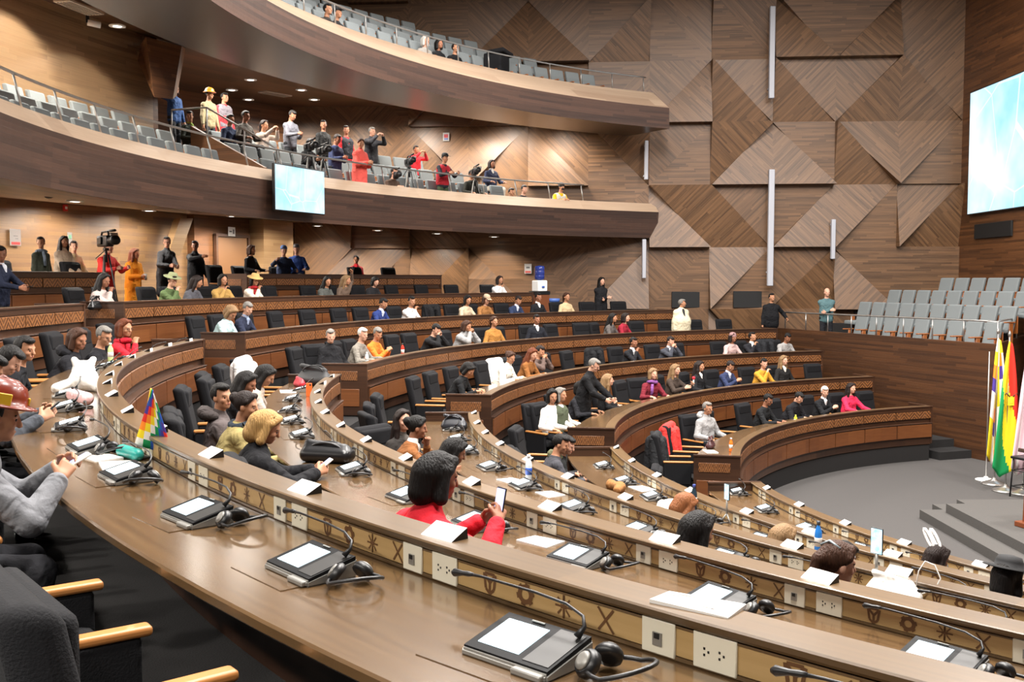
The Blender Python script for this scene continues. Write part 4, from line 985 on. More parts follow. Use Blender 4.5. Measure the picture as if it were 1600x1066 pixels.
sit(1, 1224, 'woman with light hair in black leather jacket', 'rest', top='#1b1a1a', hair='ash', style='long', fem=True, shirt='#dcd6cc')
# --- far third row
sit(2, 706, 'woman with dark bob in black hunched at the desk end', 'write', top='#17181a', hair='black', style='bob', fem=True, head=(-.2, .8), lean=.5)
sit(2, 779, 'woman with brown bun in white jacket leaning on the desk', 'desk', top='#e2ddd2', hair='brown', style='pony', bun=True, fem=True, head=(-.4, .35), lean=.45, coat=True)
sit(2, 816, 'auburn-haired woman in brown jacket reading', 'write', top='#7c4f27', hair='red', style='long', fem=True, head=(-.4, .4))
sit(2, 829, 'person with raised hands behind the auburn-haired woman', 'face', dr=1.12, top='#5a4a44', hair='dark', style='short')
sit(2, 981, 'man in dark suit with hand on his chin', 'chin', top='#1b1c20', hair='black', shirt='#d7d9dc', lean=.3)
sit(2, 1037, 'person with both hands raised to the face', 'face', top='#3a3c44', hair='dark', style='short', shirt='#b9bcc4')
sit(2, 1138, 'woman in patterned knitted cap and pale pink sweater', 'desk', top='#b49a97', hair='dark', style='bob', fem=True, hat=('knit', '#8b6a6a'))
sit(2, 1169, 'man in dark suit and white shirt resting his head on hand', 'chin', top='#1d1d22', hair='black', shirt='#ecebe8', head=(.3, -.1))
sit(2, 1221, 'man in light grey sweater bowing at the far third row', 'write', top='#8f8d8c', hair='black', head=(0, .5))
# --- far fourth row
sit(3, 516, 'man with dark grey hair in black puffer jacket, desk end', 'rest', top='#141417', hair='grey', big=.04, collar=True, turn=-.5, head=(-.5, .2))
sit(3, 553, 'white-haired man in grey tweed jacket', 'desk', top='#77726a', hair='white', skin=SKIN2, head=(-.4, .2), lean=.3)
sit(3, 575, 'grey-haired man in bright orange jacket with a phone', 'hold', top='#e0702a', hair='grey', head=(-.6, .4), lean=.35)
sit(3, 664, 'man in black shirt propping his head on his hand', 'face', top='#1a1a1c', hair='black', head=(-.2, .5), lean=.45)
sit(3, 716, 'woman in grey jacket hiding her face behind raised arms', 'face', top='#8e8d8d', hair='brown', style='bob', fem=True, coat=True)
sit(3, 771, 'woman in tan jacket looking aside at the far fourth row', 'rest', top='#9a6b34', hair='brown', style='pony', fem=True, turn=-.3)
sit(3, 838, 'man in dark suit and white shirt looking right', 'rest', top='#191b22', hair='black', shirt='#e7e8ea', turn=-.4)
sit(3, 948, 'woman with long dark hair in grey turned left', 'desk', top='#55504e', hair='black', style='long', fem=True, turn=.4)
sit(3, 968, 'woman in maroon red jacket chatting at the far fourth row', 'desk', top='#8a2030', hair='dark', style='bob', fem=True, turn=.4)
upright(1064, Rk[3]+1.2, Fk[3]+.0, 'stout man in cream jacket standing and looking left', None, 'stand', top='#c9bfa4', hair='grey', big=.08, collar='#222', head=(.9, 0), scale=.93, shirt='#2a2b30', coat=True)
# --- far fifth row
sit(4, 339, 'woman with curly blond hair in pale blue cardigan, bowing', 'write', top='#b3ced0', hair='ash', style='bob', fem=True, head=(-.3, .8), lean=.45)
sit(4, 371, 'grey-haired man in navy jacket reading', 'write', top='#23283a', hair='grey', head=(-.4, .45), lean=.35, shirt='#8f9bb5')
sit(4, 585, 'man in royal blue suit at the far fifth row', 'write', top='#26356a', hair='black', shirt='#cfd7ea', head=(0, .4))
sit(4, 635, 'man in white shirt with hand at his chin', 'chin', top='#e8e6e4', hair='black', head=(-.4, .2))
sit(4, 723, 'woman with dark hair in beige sweater at the far fifth row', 'desk', top='#b7a58c', hair='black', style='bob', fem=True, head=(-.3, .3))
sit(4, 752, 'person in tan cap and brown jacket bowing', 'desk', top='#8a5f36', hair='brown', style='bob', hat=('cap', '#a5927a'), head=(-.2, .4))
sit(4, 799, 'man in navy suit and tie bowing at the far fifth row', 'write', top='#25304a', hair='dark', shirt='#c9d4e6', head=(0, .5))
sit(4, 840, 'man in black suit and white shirt facing front', 'rest', top='#15161a', hair='black', shirt='#eceae6')
sit(4, 884, 'woman in beige top with pulled-back brown hair', 'rest', top='#b8a27e', hair='brown', style='pony', fem=True)
upright(939, Rk[4]+1.62, Fk[4]+.05, 'woman in black with crossed arms standing behind empty chairs', None, 'cross', top='#18181b', hair='black', style='long', fem=True, coat=True, scale=.97)
# --- far sixth row
sit(5, 150, 'woman with long black hair beside a black handbag', 'chin', top='#b9a9a4', hair='black', style='long', fem=True, head=(-.3, .3))
sit(5, 258, 'person in green jacket and wide-brimmed green hat', 'chin', top='#4a5a38', hair='dark', hat=('brim', '#7f8560'), head=(-.3, .3))
sit(5, 292, 'woman with long dark brown hair beside the green hat', 'write', top='#4a4a50', hair='dark', style='long', fem=True, head=(.4, .4))
sit(5, 343, 'woman in tan jacket turning to the man with straw hat', 'chin', top='#a5834a', hair='black', style='bob', fem=True, turn=-.4)
sit(5, 389, 'person in straw bowler hat, white jacket and red scarf', 'chin', top='#ddd2c2', hair='black', style='bob', scarf='#9a2026', hat=('brim', '#c9a566'), head=(-.3, .3))
sit(5, 501, 'woman with black hair in grey jacket at the far sixth row', 'write', top='#4d4f4c', hair='black', style='long', fem=True, head=(-.4, .3))
r, I = sit(5, 533, 'woman with ash blond hair raising a phone overhead', 'desk', top='#5a4a3f', hair='ash', style='long', fem=True, head=(.4, .2), hands=((.2, .40, .78), (-.20, .20, 1.42)))
phone(r, (-.20, .24, 1.5), 'pale blue phone raised by the ash blond woman', tilt=-.2)
sit(5, 576, 'woman with black curly hair bowing at the far sixth row', 'write', top='#1c1c1f', hair='black', style='bob', fem=True, head=(-.2, .5))
sit(5, 775, 'woman in white jacket alone near the far end of the row', 'chin', top='#dadada', hair='dark', style='bob', fem=True)
# --- standing at the back, left
Z6 = Fk[6]
upright(68, 22.3, Z6-.1, 'man in dark green jacket and grey scarf standing at the wall', None, 'stand', top='#24271f', hair='black', scarf='#4e5560', head=(-1.0, 0), scale=.93)
upright(102, 22.2, Z6-.1, 'woman in cream coat lit by the wall lamp', None, 'hold', top='#d9c4ae', hair='dark', style='long', fem=True, coat=True, hands=((.1, .4, 1.0), (-.12, .4, 1.0)), scale=.93) if False else upright(102, 22.2, Z6-.1, 'woman in cream coat lit by the wall lamp', None, 'sphone', top='#d9c4ae', hair='dark', style='long', fem=True, coat=True, head=(-.4, 0), hands=((.1, .34, 1.0), (-.1, .34, 1.0)), scale=.95)
upright(118, 22.8, Z6-.1, 'man in beige jacket behind the woman in cream coat', None, 'sphone', top='#c9b48f', hair='dark', head=(-.6, 0), hands=((.1, .34, 1.0), (-.1, .34, 1.0)), scale=.92)
upright(168, 22.4, Z6-.25, 'cameraman in red jacket behind a camera on a tripod', None, 'scam', top='#c8322e', hair='black', coat=True, scale=1.0)
upright(211, 22.6, Z6-.30, 'woman in orange coat holding a cup', None, 'sphone', top='#d98a22', hair='red', style='long', fem=True, coat=True, head=(.2, .1), hands=((.08, .3, 1.12), (-.06, .3, 1.08)), scale=.97)
upright(261, 22.4, Z6-.12, 'tall man in long black coat holding a camera', None, 'scam', top='#131316', hair='black', coat=True, glasses=True, turn=0, head=(-.9, 0), hands=((.25, .36, 1.12), (.05, .40, 1.1))) if False else upright(261, 22.4, Z6-.12, 'tall man in long black coat holding a camera', None, 'scam', top='#131316', hair='black', coat=True, glasses=True, head=(-.9, 0), hands=((.25, .36, 1.12), (.05, .40, 1.1)), scale=1.03)
upright(308, 22.6, Z6-.12, 'man in black coat raising his arm', None, 'point', top='#121215', hair='black', coat=True, glasses=True, head=(-.9, 0), hands=((.2, .40, 1.38), (-.2, .2, .86)), scale=1.0)
sit(6, 394, 'woman with short brown hair in black leaning on a chair', 'cross' if False else 'rest', dr=1.7, top='#19191c', hair='brown', style='bob', fem=True, dz=.25, turn=.2)
sit(6, 445, 'man in blue cap and navy jacket resting an arm on a chair', 'rest', dr=1.6, top='#24304a', hair='grey', hat=('cap', '#3a66a8'), dz=.25, turn=-.5, hands=((.3, .40, 1.0), (-.3, .25, .72)))
sit(6, 465, 'man in grey cap and blue jacket looking right', 'rest', dr=1.7, top='#28407a', hair='grey', hat=('cap', '#4a4d54'), dz=.30, turn=-.8)
upright(558, 23.2, Z6-.35, 'woman in red dress standing at the panelled wall', None, 'stand', top='#c22630', hair='black', style='pony', bun=True, fem=True, head=(-1.0, 0), coat=True, scale=1.0)
# --- lower balcony
b1 = lambda x, R, desc, sitp=False, z=None, **kw: upright(x, R, z if z is not None else (5.72 if R < 20.05 else 6.12 if R < 20.95 else 6.52 if R < 21.85 else 6.92), desc, **kw)
b1(280, 22.3, 'person in blue jacket with hand on head by the stair', pose='stand', top='#26406a', hair='dark', style='bob', hands=((.22, .0, 1.55), (-.27, .06, .8)), scale=.93)
b1(303, 21.8, 'man in black jacket and green shirt seated by the rail', pose='rest', top='#1c2119', hair='black', shirt='#7f9a3a', head=(-.9, .1))
b1(333, 22.3, 'man in orange hard hat and beige jacket standing', pose='stand', top='#8c7f62', hair='black', hat=('hard', '#c9822a'), scale=.96)
b1(356, 22.6, 'man in red and grey puffer jacket standing at the back', pose='stand', top='#b02a30', vest='#5c565c', hair='black', big=.03, scale=1.0)
b1(364, 21.3, 'person in navy jacket seated below the puffer jacket', pose='rest', top='#28334e', hair='black')
b1(388, 21.2, 'man in dark grey jacket seated in the balcony', pose='rest', z=6.65, top='#3a3530', hair='black')
b1(413, 21.4, 'woman in white jacket photographing from the balcony', pose='snap', z=6.55, top='#ddd0c4', hair='dark', style='pony', fem=True)
b1(458, 21.3, 'young man in grey sweater looking at his phone, standing', pose='sphone', top='#55555c', hair='black')
b1(484, 20.0, 'cameraman in black bent behind the video cameras', pose='scam', z=5.75, top='#18181b', hair='black', scale=.93)
b1(509, 21.0, 'man in black leather jacket looking right', pose='stand', z=6.35, top='#1c1c1c', hair='black', head=(-.8, 0))
b1(527, 20.2, 'man in navy jacket typing on a phone', pose='sphone', z=5.9, top='#2b3350', hair='dark')
b1(544, 21.2, 'man in red shirt and dark vest standing', pose='stand', z=6.35, top='#c02a30', vest='#1d1d22', hair='black', head=(-.7, 0))
b1(583, 21.4, 'man in black coat taking a photo with raised hands', pose='ssnap', z=6.45, top='#17171b', hair='grey', coat=True)
b1(565, 19.35, 'woman in coral red jacket with a phone at the rail', pose='sphone', top='#d2574e', hair='brown', style='pony', fem=True, coat=True, turn=0) if False else b1(565, 19.35, 'woman in coral red jacket with a phone at the rail', pose='sphone', top='#d2574e', hair='brown', style='pony', fem=True, coat=True, head=(-.6, .3))
b1(651, 21.5, 'man in red shirt photographing from the balcony', pose='ssnap', z=6.3, top='#cf2f38', hair='black', scale=.9)
b1(609, 19.4, 'cameraman in brown crouching behind the rail', pose='crouch', z=5.72, top='#4a3a30', hair='black', v=.0125)
b1(693, 19.45, 'cameraman in black cap and red vest at the rail', pose='scam', top='#24262c', vest='#a02630', hair='black', hat=('cap', '#17171a'), trouser='#3a4430', scale=.96)
b1(737, 19.7, 'cameraman in dark jacket crouching with a video camera', pose='rest', top='#25251f', hair='black', trouser='#6b665e')
b1(768, 20.3, 'woman in white top and navy jacket seated high', pose='rest', z=6.15, top='#23283c', shirt='#e6e4e0', hair='dark', style='bob', fem=True, trouser='#d8d2c6')
b1(812, 19.5, 'photographer in black sitting low behind the rail', pose='crouch', z=5.6, top='#17171a', hair='black')
b1(792, 19.6, 'photographer in camouflage crouching by the rail', pose='crouch', z=5.5, top='#5f5a4c', hair='dark')
b1(870, 19.35, 'person in black helmet and yellow-striped vest at the rail', pose='crouch', z=5.72, top='#c9a420', vest='#b4b0a6', hair='black', hat=('knit', '#141416'), mask='#1a1a1c', trouser='#d6d0c4')
# --- upper balcony
for x, desc, kw in ((516, 'dark-haired person bowing at the upper balcony edge', dict(top='#2b2622', hair='black')), (531, 'person with black cap at the upper balcony edge', dict(top='#1d1d1f', hair='black', hat=('cap', '#1a1a1c'))), (666, 'grey-hooded person at the upper balcony edge', dict(top='#9a958e', hair='white', style='bob')),
                    (687, 'curly-haired woman in black at the upper balcony edge', dict(top='#17181a', hair='black', style='bob', fem=True)), (712, 'balding man in black at the upper balcony edge', dict(top='#141416', hair='dark'))):
    upright(x, 18.45, 8.72, desc, None, 'rest', v=.0125, **kw)
# --- by the side wall and the guest stand
p = at_d(1205, 500, 29.75); person('man in black jacket leaning on the rail end', Vector((p.x, p.y, Fk[3]+.02)), pi, 'stand', top='#141417', hair='black', coat=False, big=.03, scale=1.0, v=.0125, hands=((.27, .06, .8), (-.42, .12, 1.05)), head=(.3, -.1))
p = at_d(1291, 500, 28.4); person('bald man in teal sweater with crossed arms by the stand', Vector((p.x, p.y, 2.05)), pi-.1, 'cross', top='#4a6468', hair='dark', style='bald', skin=SKIN2, v=.0125, scale=.99, head=(.1, .1))
# ------------------------------------------------------------------ lamps in the soffits, and unseen spots added to brighten
def downlight(p, label, power, spot=2.4, r=.13):
    t = empty('downlight', p, 0, label, 'downlight', 'soffit downlights')
    bm = bmesh.new(); lathe(bm, [(r, -.0), (r+.03, -.012), (r+.03, -.03), (r, -.03)], 20); bm_obj('ring', bm, t, M_white)
    bm = bmesh.new(); lathe(bm, [(r*.98, -.026), (r*.5, -.032), (.01, -.033)], 18); bm_obj('diffuser', bm, t, M_lamp)
    l = lamp('SPOT', 'downlight_beam', (p[0], p[1], p[2]-.06), power, (1, .93, .82), .08, (0, 0, 0), spot, .9)
for i, (x, y) in enumerate([(117, 313), (233, 328), (342, 339), (421, 347), (496, 352), (590, 359), (683, 364), (772, 369)]):
    z = 5.62
    for _ in range(6):
        p = at_z(x, y, z); R_ = hypot(p.x, p.y); z = 5.31+(min(max(R_, 18.73), 24.5)-18.73)/(24.5-18.73)*.49
    if i == 2: p = Vector((p.x+.55, p.y-.65, p.z))
    if p.y > wallY(p.x)-.5: p = at_d(x, y, wallY(at_d(x, y, 30).x)-.9+CY)
    downlight((p.x, p.y, p.z), f'round lit downlight under the lower balcony, {ORD[i]} from the left', 480)
for i, (x, y) in enumerate([(183, 31), (391.6, 124), (362, 140), (388, 155), (471, 140), (491, 155)]):
    p = at_z(x, y, 9.15); downlight((p.x, p.y, 9.16 if i else 9.05), 'round lit downlight under upper balcony, '+['alone at the left', 'topmost of the middle three', 'left of the middle three', 'lowest of the middle three', 'upper of the right pair', 'lower of the right pair'][i], 700)
for a in (168, 174, 180, 187): lamp('SPOT', 'unseen_gallery_beam', pol(21.4, D(a), 9.14), 1000, (1, .93, .82), .08, (0, 0, 0), 2.4, .9)
for R_, a, pw in ((21.7, 156.5, 520), (23.0, 152, 480), (21.6, 151, 420)): lamp('SPOT', 'unseen_gallery_beam', pol(R_, D(a), 9.1), pw, (1, .94, .85), .45, (0, 0, 0), 2.8, .6)  # added spots without fixtures, to brighten the people in the recess
for x_, out in ((-19.0, 1.3), (-17.2, 1.3), (-15.2, 1.2), (-13.0, 1.1), (-10.8, 1.0)):
    lamp('SPOT', 'unseen_gallery_beam', (x_, wallY(x_)-out, 8.9 if x_ < -14 else 8.5), 270, (1, .94, .85), .35, (0, 0, 0), 2.9, .6)  # more added spots, no fixtures: they lift the dark panelled wall
for a in (127, 134, 141, 148): lamp('SPOT', 'unseen_gallery_beam', pol(20.6, D(a), 8.8), 420, (1, .94, .85), .35, (0, 0, 0), 2.9, .7)  # unseen spots added to brighten the right part of the gallery
for a in (176, 186, 196): lamp('SPOT', 'unseen_soffit_beam', pol(22.4, D(a), 5.60), 900, (1, .93, .84), .3, (0, 0, 0), 3.0, .4)  # added wall washers with no fixture, for the left back wall
for a in (141, 147, 153, 159, 165, 171): lamp('SPOT', 'unseen_soffit_beam', pol(23.7, D(a), 5.66), 460, (1, .93, .84), .3, (0, 0, 0), 3.0, .4)  # extra unseen wall washers, added to brighten the back wall under the balcony
for a in range(196, 242, 5): lamp('SPOT', 'unseen_soffit_beam', pol(19.9, D(a), 5.36), 420, (1, .94, .86), .08, (0, 0, 0), 2.4, .9)
# ------------------------------------------------------------------ handrails
def rail(name, pts, posts, label, r=.022):
    c = Vector(pts[len(pts)//2]); base = Vector((c.x, c.y, min(q[0].z for q in posts)))
    t = empty(name, base, 0, label, 'handrail')
    bm = bmesh.new(); tube(bm, [Vector(p)-base for p in pts], r, 8); bm_obj('rail', bm, t, M_steel, True)
    for lo, hi in posts:
        bm = bmesh.new(); tube(bm, [lo-base, hi-base], .018, 8); bm_obj('post', bm, t, M_steel)
def arc_rail(R, z, a0, a1, zb, Rb, n_post, label):
    N = 60; pts = [pol(R, D(a0+(a1-a0)*i/N), z) for i in range(N+1)]
    rail('handrail', pts, [(pol(Rb, D(a0+.3+(a1-a0-.6)*i/n_post), zb), pol(R, D(a0+.3+(a1-a0-.6)*i/n_post), z)) for i in range(n_post+1)], label)
arc_rail(19.05, 6.84, degrees(ang(at_r(911, 19.05))), 196, 6.37, 18.94, 20, 'long steel handrail along the lower balcony edge')
arc_rail(17.9, 9.93, degrees(ang(at_r(1006, 17.9))), 190, 9.5, 17.87, 20, 'long steel handrail along the upper balcony edge')
q0, q1 = stand(7.9, .07, 3.09), stand(.02, .07, 3.12)
ns = 8; pts = [q0.lerp(q1, i/ns) for i in range(ns+1)]
q2 = Vector((.98, 11.85, 3.12))
rail('handrail', pts+[q1.lerp(q2, .5), q2], [(Vector((p.x, p.y, 2.62)), p) for p in pts]+[(Vector((q1.lerp(q2, .6).x, q1.lerp(q2, .6).y, 2.62)), q1.lerp(q2, .6))], 'steel handrail on the parapet of the guest stand')
s_pts = [at_r(268, 22.0, y=172), at_r(323, 21.6, y=168), at_r(432, 19.35, y=232)]
rail('handrail', s_pts, [(Vector((p.x, p.y, zb)), p) for p, zb in ((s_pts[0], 6.92), (s_pts[1], 6.52), (s_pts[1].lerp(s_pts[2], .55), 6.12), (s_pts[2], 5.9))], 'sloping steel handrail of the balcony stair')
bm = bmesh.new(); a, b = at_r(300, 21.3, y=197), at_r(415, 19.3, y=262); n_ = Vector((-(b-a).y, (b-a).x, 0)).normalized()*.05
for s in (1, -1): pass
V = [bm.verts.new(q+n_*s) for s in (1, -1) for q in (a, b, Vector((b.x, b.y, 5.72)), Vector((a.x, a.y, 5.72)))]
for q in ((0, 1, 2, 3), (7, 6, 5, 4), (0, 4, 5, 1), (1, 5, 6, 2), (2, 6, 7, 3), (3, 7, 4, 0)): bm.faces.new([V[i] for i in q])
struct(bm_obj('wall_stair', bm, mat=M_cyl))
# ------------------------------------------------------------------ slim column loudspeakers on the side wall
def wall_pt(x, y, out=0.):
    u, dy, dz = ray(x, y); t = (wallY(0)-out+CY+WALL_K*(0+CX))/(dy+WALL_K*u); return Vector((u*t-CX, dy*t-CY, dz*t+CZ))
for x0, y0, x1, y1, w_, lab in ((1210, 10, 1205, 154, .16, 'tall grey column loudspeaker high on panelled wall'), (1204, 265, 1203, 447, .17, 'tallest grey column loudspeaker in the middle of panelled wall'), (1302, 343, 1301, 405, .12, 'short grey column loudspeaker right of the tallest one'),
                               (1009.5, 220, 1009.5, 281, .11, 'short grey column loudspeaker between the two balconies'), (1007, 374, 1006, 435, .12, 'short grey column loudspeaker below the lower balcony end')):
    p, q = wall_pt(x0, y0, .45), wall_pt(x1, y1, .45); t = empty('column_loudspeaker', q, 0, lab, 'loudspeaker')
    bm = bmesh.new(); box(bm, (0, 0, (p.z-q.z)/2), (w_, .14, p.z-q.z), .02, 2); bm_obj('housing', bm, t, M_pillar)
    for f_ in (.12, .88):
        bm = bmesh.new(); box(bm, (-.02, .25, (p.z-q.z)*f_), (.05, .42, .05)); bm_obj('bracket', bm, t, M_pillar)
# black openings low in the side wall
for x0, x1, y0, y1, lab in ((1049, 1100, 456, 481, 'left'), (1145, 1198, 455, 481, 'right')):
    p, q = wall_pt(x0, y1, .12), wall_pt(x1, y0, .12)
    bm = bmesh.new(); box(bm, (0, 0, 0), (q.x-p.x, .06, q.z-p.z), .01, 1)
    o = bm_obj('wall_grille', bm, mat=M_blackhole); o.location = ((p+q)/2); tag(o, f'black ventilation grille low in the panelled wall, {lab} one', 'grille', 'wall grilles')
# ------------------------------------------------------------------ big screen and monitor
def screen_mat(name, s1, emit):
    m, nt, b = new_mat(name); N = NT(nt); tc = N.n('ShaderNodeTexCoord'); sx = N.n('ShaderNodeSeparateXYZ'); nt.links.new(tc.outputs['Object'], sx.inputs[0])
    n1 = N.n('ShaderNodeTexNoise'); n1.inputs['Scale'].default_value = s1; n1.inputs['Detail'].default_value = 4; nt.links.new(tc.outputs['Object'], n1.inputs['Vector'])
    mp = N.n('ShaderNodeMapping'); mp.inputs['Rotation'].default_value = (.5, .4, .5); nt.links.new(tc.outputs['Object'], mp.inputs[0])
    vo = N.n('ShaderNodeTexVoronoi', feature='DISTANCE_TO_EDGE'); vo.inputs['Scale'].default_value = s1*1.1; nt.links.new(mp.outputs[0], vo.inputs['Vector'])
    f = N.m('MULTIPLY', N.m('SUBTRACT', n1.outputs['Fac'], .36), 3.4); f = N.m('MINIMUM', N.m('MAXIMUM', f, 0.), 1.)
    c = N.mix(f, (.33, .70, .92, 1), (.80, .94, 1, 1)); c = N.mix(N.m('MULTIPLY', N.m('LESS_THAN', vo.outputs['Distance'], .012), .5), c, (.95, .98, 1, 1))
    nt.links.new(c, b.inputs['Emission Color']); b.inputs['Emission Strength'].default_value = emit; b.inputs['Base Color'].default_value = (.02, .02, .02, 1); b.inputs['Roughness'].default_value = .3
    return m
t = empty('led_screen', (1.1, 12.1, 5.94), 0, 'large lit screen with pale blue map on front wall', 'screen')
bm = bmesh.new(); box(bm, (-.02, 0, 1.75), (.10, 7.1, 3.56), .01, 1); bm_obj('frame', bm, t, M_blackp)
bm = bmesh.new(); box(bm, (-.075, 0, 1.75), (.012, 7.0, 3.48)); bm_obj('display', bm, t, screen_mat('led_picture', .5, .8))
bm = bmesh.new(); box(bm, (0, 0, 0), (.06, 2.2, .42), .01, 1); o = bm_obj('wall_grille', bm, mat=M_blackhole); o.location = (1.12, 14.2, 5.42); tag(o, 'black grille under the large screen', 'grille')
pa, pb = at_r(428, 18.45, y=296), at_r(504, 18.45, y=300); c = (pa+pb)/2; w_ = (pb-pa).length; a_ = atan2((pb-pa).y, (pb-pa).x)
t = empty('monitor', (c.x, c.y, at_r(466, 18.45, y=331).z), a_, 'lit monitor hanging on the lower balcony front', 'monitor'); hh = at_r(466, 18.45, y=263).z-at_r(466, 18.45, y=331).z
bm = bmesh.new(); box(bm, (0, .0, hh/2), (w_+.04, .07, hh+.05), .012, 2); bm_obj('frame', bm, t, M_blackp)
bm = bmesh.new(); box(bm, (0, -.04, hh/2), (w_, .012, hh)); bm_obj('display', bm, t, screen_mat('monitor_picture', 1.4, .8))
bm = bmesh.new(); box(bm, (0, .18, hh/2), (.3, .34, .3)); bm_obj('mount', bm, t, M_blackp)
# ------------------------------------------------------------------ flags, podium, stool
def drape(fn, nu, nv, matfn, mats, parent, name, th=.008):
    bm = bmesh.new(); g = [[bm.verts.new(fn(i/nu, j/nv)) for j in range(nv+1)] for i in range(nu+1)]
    for i in range(nu):
        for j in range(nv):
            f = bm.faces.new((g[i][j], g[i+1][j], g[i+1][j+1], g[i][j+1])); f.material_index = matfn((i+.5)/nu, (j+.5)/nv); f.smooth = True
    o = bm_obj(name, bm, parent, mats); s = o.modifiers.new('thickness', 'SOLIDIFY'); s.thickness = th; return o
FLC = {c: plain('flag_'+c, h, .75, spec=.15) for c, h in dict(red='#d8352a', yellow='#e8cf2c', green='#1f8a4f', white='#e6e2dc', orange='#e8822a', blue='#2c55a8', purple='#4c3a8c', pink='#d9b9c2').items()}
WIP = ['white', 'yellow', 'orange', 'red', 'purple', 'blue', 'green']
def flag_stand(p, H, label, cols, matfn, spread, sway, length=2.0):
    t = empty('flag_on_stand', p, 0, label, 'flag')
    bm = bmesh.new(); lathe(bm, [(.24, 0), (.24, .02), (.19, .045), (.12, .07), (.05, .10), (.03, .14)], 24); bm_obj('base', bm, t, M_steel, True)
    bm = bmesh.new(); tube(bm, [(0, 0, .1), (0, 0, H-.12)], .016, 8); bm_obj('pole', bm, t, M_steel, True)
    bm = bmesh.new(); lathe(bm, [(.012, 0), (.03, .03), (.03, .06), (.008, .12)], 10, c=(0, 0, H-.13)); bm_obj('finial', bm, t, M_steel, True)
    def fn(u, v):       # u along the cloth's width (folded), v downwards
        w_ = .03+spread*v**.8; x = sway*v+(u-.5)*2*w_; y = -.03-.07*sin(u*9+v*1.5)*min(1, v*2.2)-.02
        return (x, y, H-.2-length*v*(1-.22*abs(u-.35))-.05*u)
    cl = drape(fn, 28, 36, matfn, cols, t, 'cloth'); return t, cl, fn
cols = [FLC[c] for c in WIP]
flag_stand(Vector((-2.75, 5.58, 0)), 3.10, 'checkered rainbow flag hanging on a pole, leftmost flag', cols, lambda u, v: [0, 1, 0, 1, 1, 0, 2, 0, 1, 4][(int(u*5)+int(v*9)*3) % 10], .22, .03, 2.5)
t, cl, fn = flag_stand(Vector((-2.85, 4.91, 0)), 3.08, 'red, yellow and green flag with coat of arms on a pole', [FLC['green'], FLC['yellow'], FLC['red']], lambda u, v: 2 if u > .30+.75*v else (0 if u < -.25+.85*v else 1), .27, -.02, 2.6)
bm = bmesh.new()
for i, (r_, mt) in enumerate(((.095, 1), (.05, 2))): box(bm, (0, -.004*i, 0), (r_*1.5, .008, r_*1.9), .003, 1, mat=mt)
for s in (1, -1): tube(bm, [(s*.03, 0, .08), (s*.10, 0, .15), (s*.12, 0, .11)], .014, 5, mat=1)
q_ = fn(.50, .44); bm_obj('coat_of_arms', bm, cl, [FLC['yellow'], plain('arms_dark', '#5a3a22', .7), plain('arms_green', '#4a6a4a', .7)]).location = (q_[0]+.02, q_[1]-.12, q_[2])
t = empty('flag_pole', (-2.72, 5.99, 0), 0, 'bare flag pole on a white base behind the flags', 'flag pole')
bm = bmesh.new(); lathe(bm, [(.20, 0), (.20, .02), (.05, .05), (.03, .08)], 24); bm_obj('base', bm, t, M_white, True); bm = bmesh.new(); tube(bm, [(0, 0, .05), (0, 0, 2.6)], .014, 8); bm_obj('pole', bm, t, M_steel, True)
q_ = at_z(1598, 772, 0); flag_stand(Vector((q_.x, q_.y, 0)), 2.75, 'pale pink and white flag at the right edge', [FLC['pink'], FLC['white']], lambda u, v: int(u*5) % 2, .22, -.05, 2.2)
p = at_z(1632, 826, .3)
t = empty('podium', (p.x, p.y, .3), radians(18), 'brown wooden speaker podium at the right edge', 'podium')
bm = bmesh.new(); box(bm, (.0, 0, .04), (.62, .55, .08), .01, 1); bm_obj('base', bm, t, plain('podium_wood', '#6a3518', .4))
bm = bmesh.new(); box(bm, (.03, 0, .55), (.48, .42, .98), .01, 1)
for v in bm.verts: v.co.x += .03*(v.co.z-.5)
bm_obj('column', bm, t, plain('podium_wood', '#6a3518', .4))
bm = bmesh.new(); box(bm, (0, 0, 0), (.66, .56, .06), .012, 2, rot=Matrix.Rotation(.2, 3, 'Y')); bm.transform(Matrix.Translation((.05, 0, 1.10))); bm_obj('reading_top', bm, t, M_dark)
t = empty('bar_stool', (-2.72, 4.35, 0), .4, 'black metal stool beside the podium', 'stool')
for sx in (1, -1):
    for sy in (1, -1):
        bm = bmesh.new(); tube(bm, [(sx*.2, sy*.2, 0), (sx*.17, sy*.17, .72)], .016, 6); bm_obj('leg', bm, t, M_blackp)
bm = bmesh.new(); box(bm, (0, 0, .74), (.42, .42, .05), .012, 2); bm_obj('seat', bm, t, M_blackp)
for z in (.2, .5):
    bm = bmesh.new()
    for s in (1, -1): tube(bm, [(s*.19, -.19, z), (s*.19, .19, z)], .01, 5); tube(bm, [(-.19, s*.19, z), (.19, s*.19, z)], .01, 5)
    bm_obj('foot_rail', bm, t, M_blackp)
# little table flag on the near desk
p = at_z(219, 717, Zk[4]-.127)
t = empty('table_flag', p, -.25, 'small checkered rainbow table flag on a yellow stick', 'flag')
bm = bmesh.new(); lathe(bm, [(.05, 0), (.05, .012), (.012, .02)], 16); bm_obj('base', bm, t, M_blackp)
FH = .385
bm = bmesh.new(); tube(bm, [(0, 0, .01), (.03, .0, FH*.5), (.075, 0, FH)], .004, 6); bm_obj('stick', bm, t, plain('yellow_stick', '#d8a820', .5))
def tf(u, v):   # u from the stick, v downwards
    return (.08-.10*v+u*(.012+.24*v)+.006*sin(6*u), -.02*sin(u*6+v*2)*v, FH-.005-.30*v-.075*u*v-.02*u)
drape(tf, 14, 14, lambda u, v: (int(u*7)-int((1-v)*7)) % 7, [FLC[c] for c in ('white', 'green', 'blue', 'purple', 'red', 'orange', 'yellow')], t, 'cloth', .002)
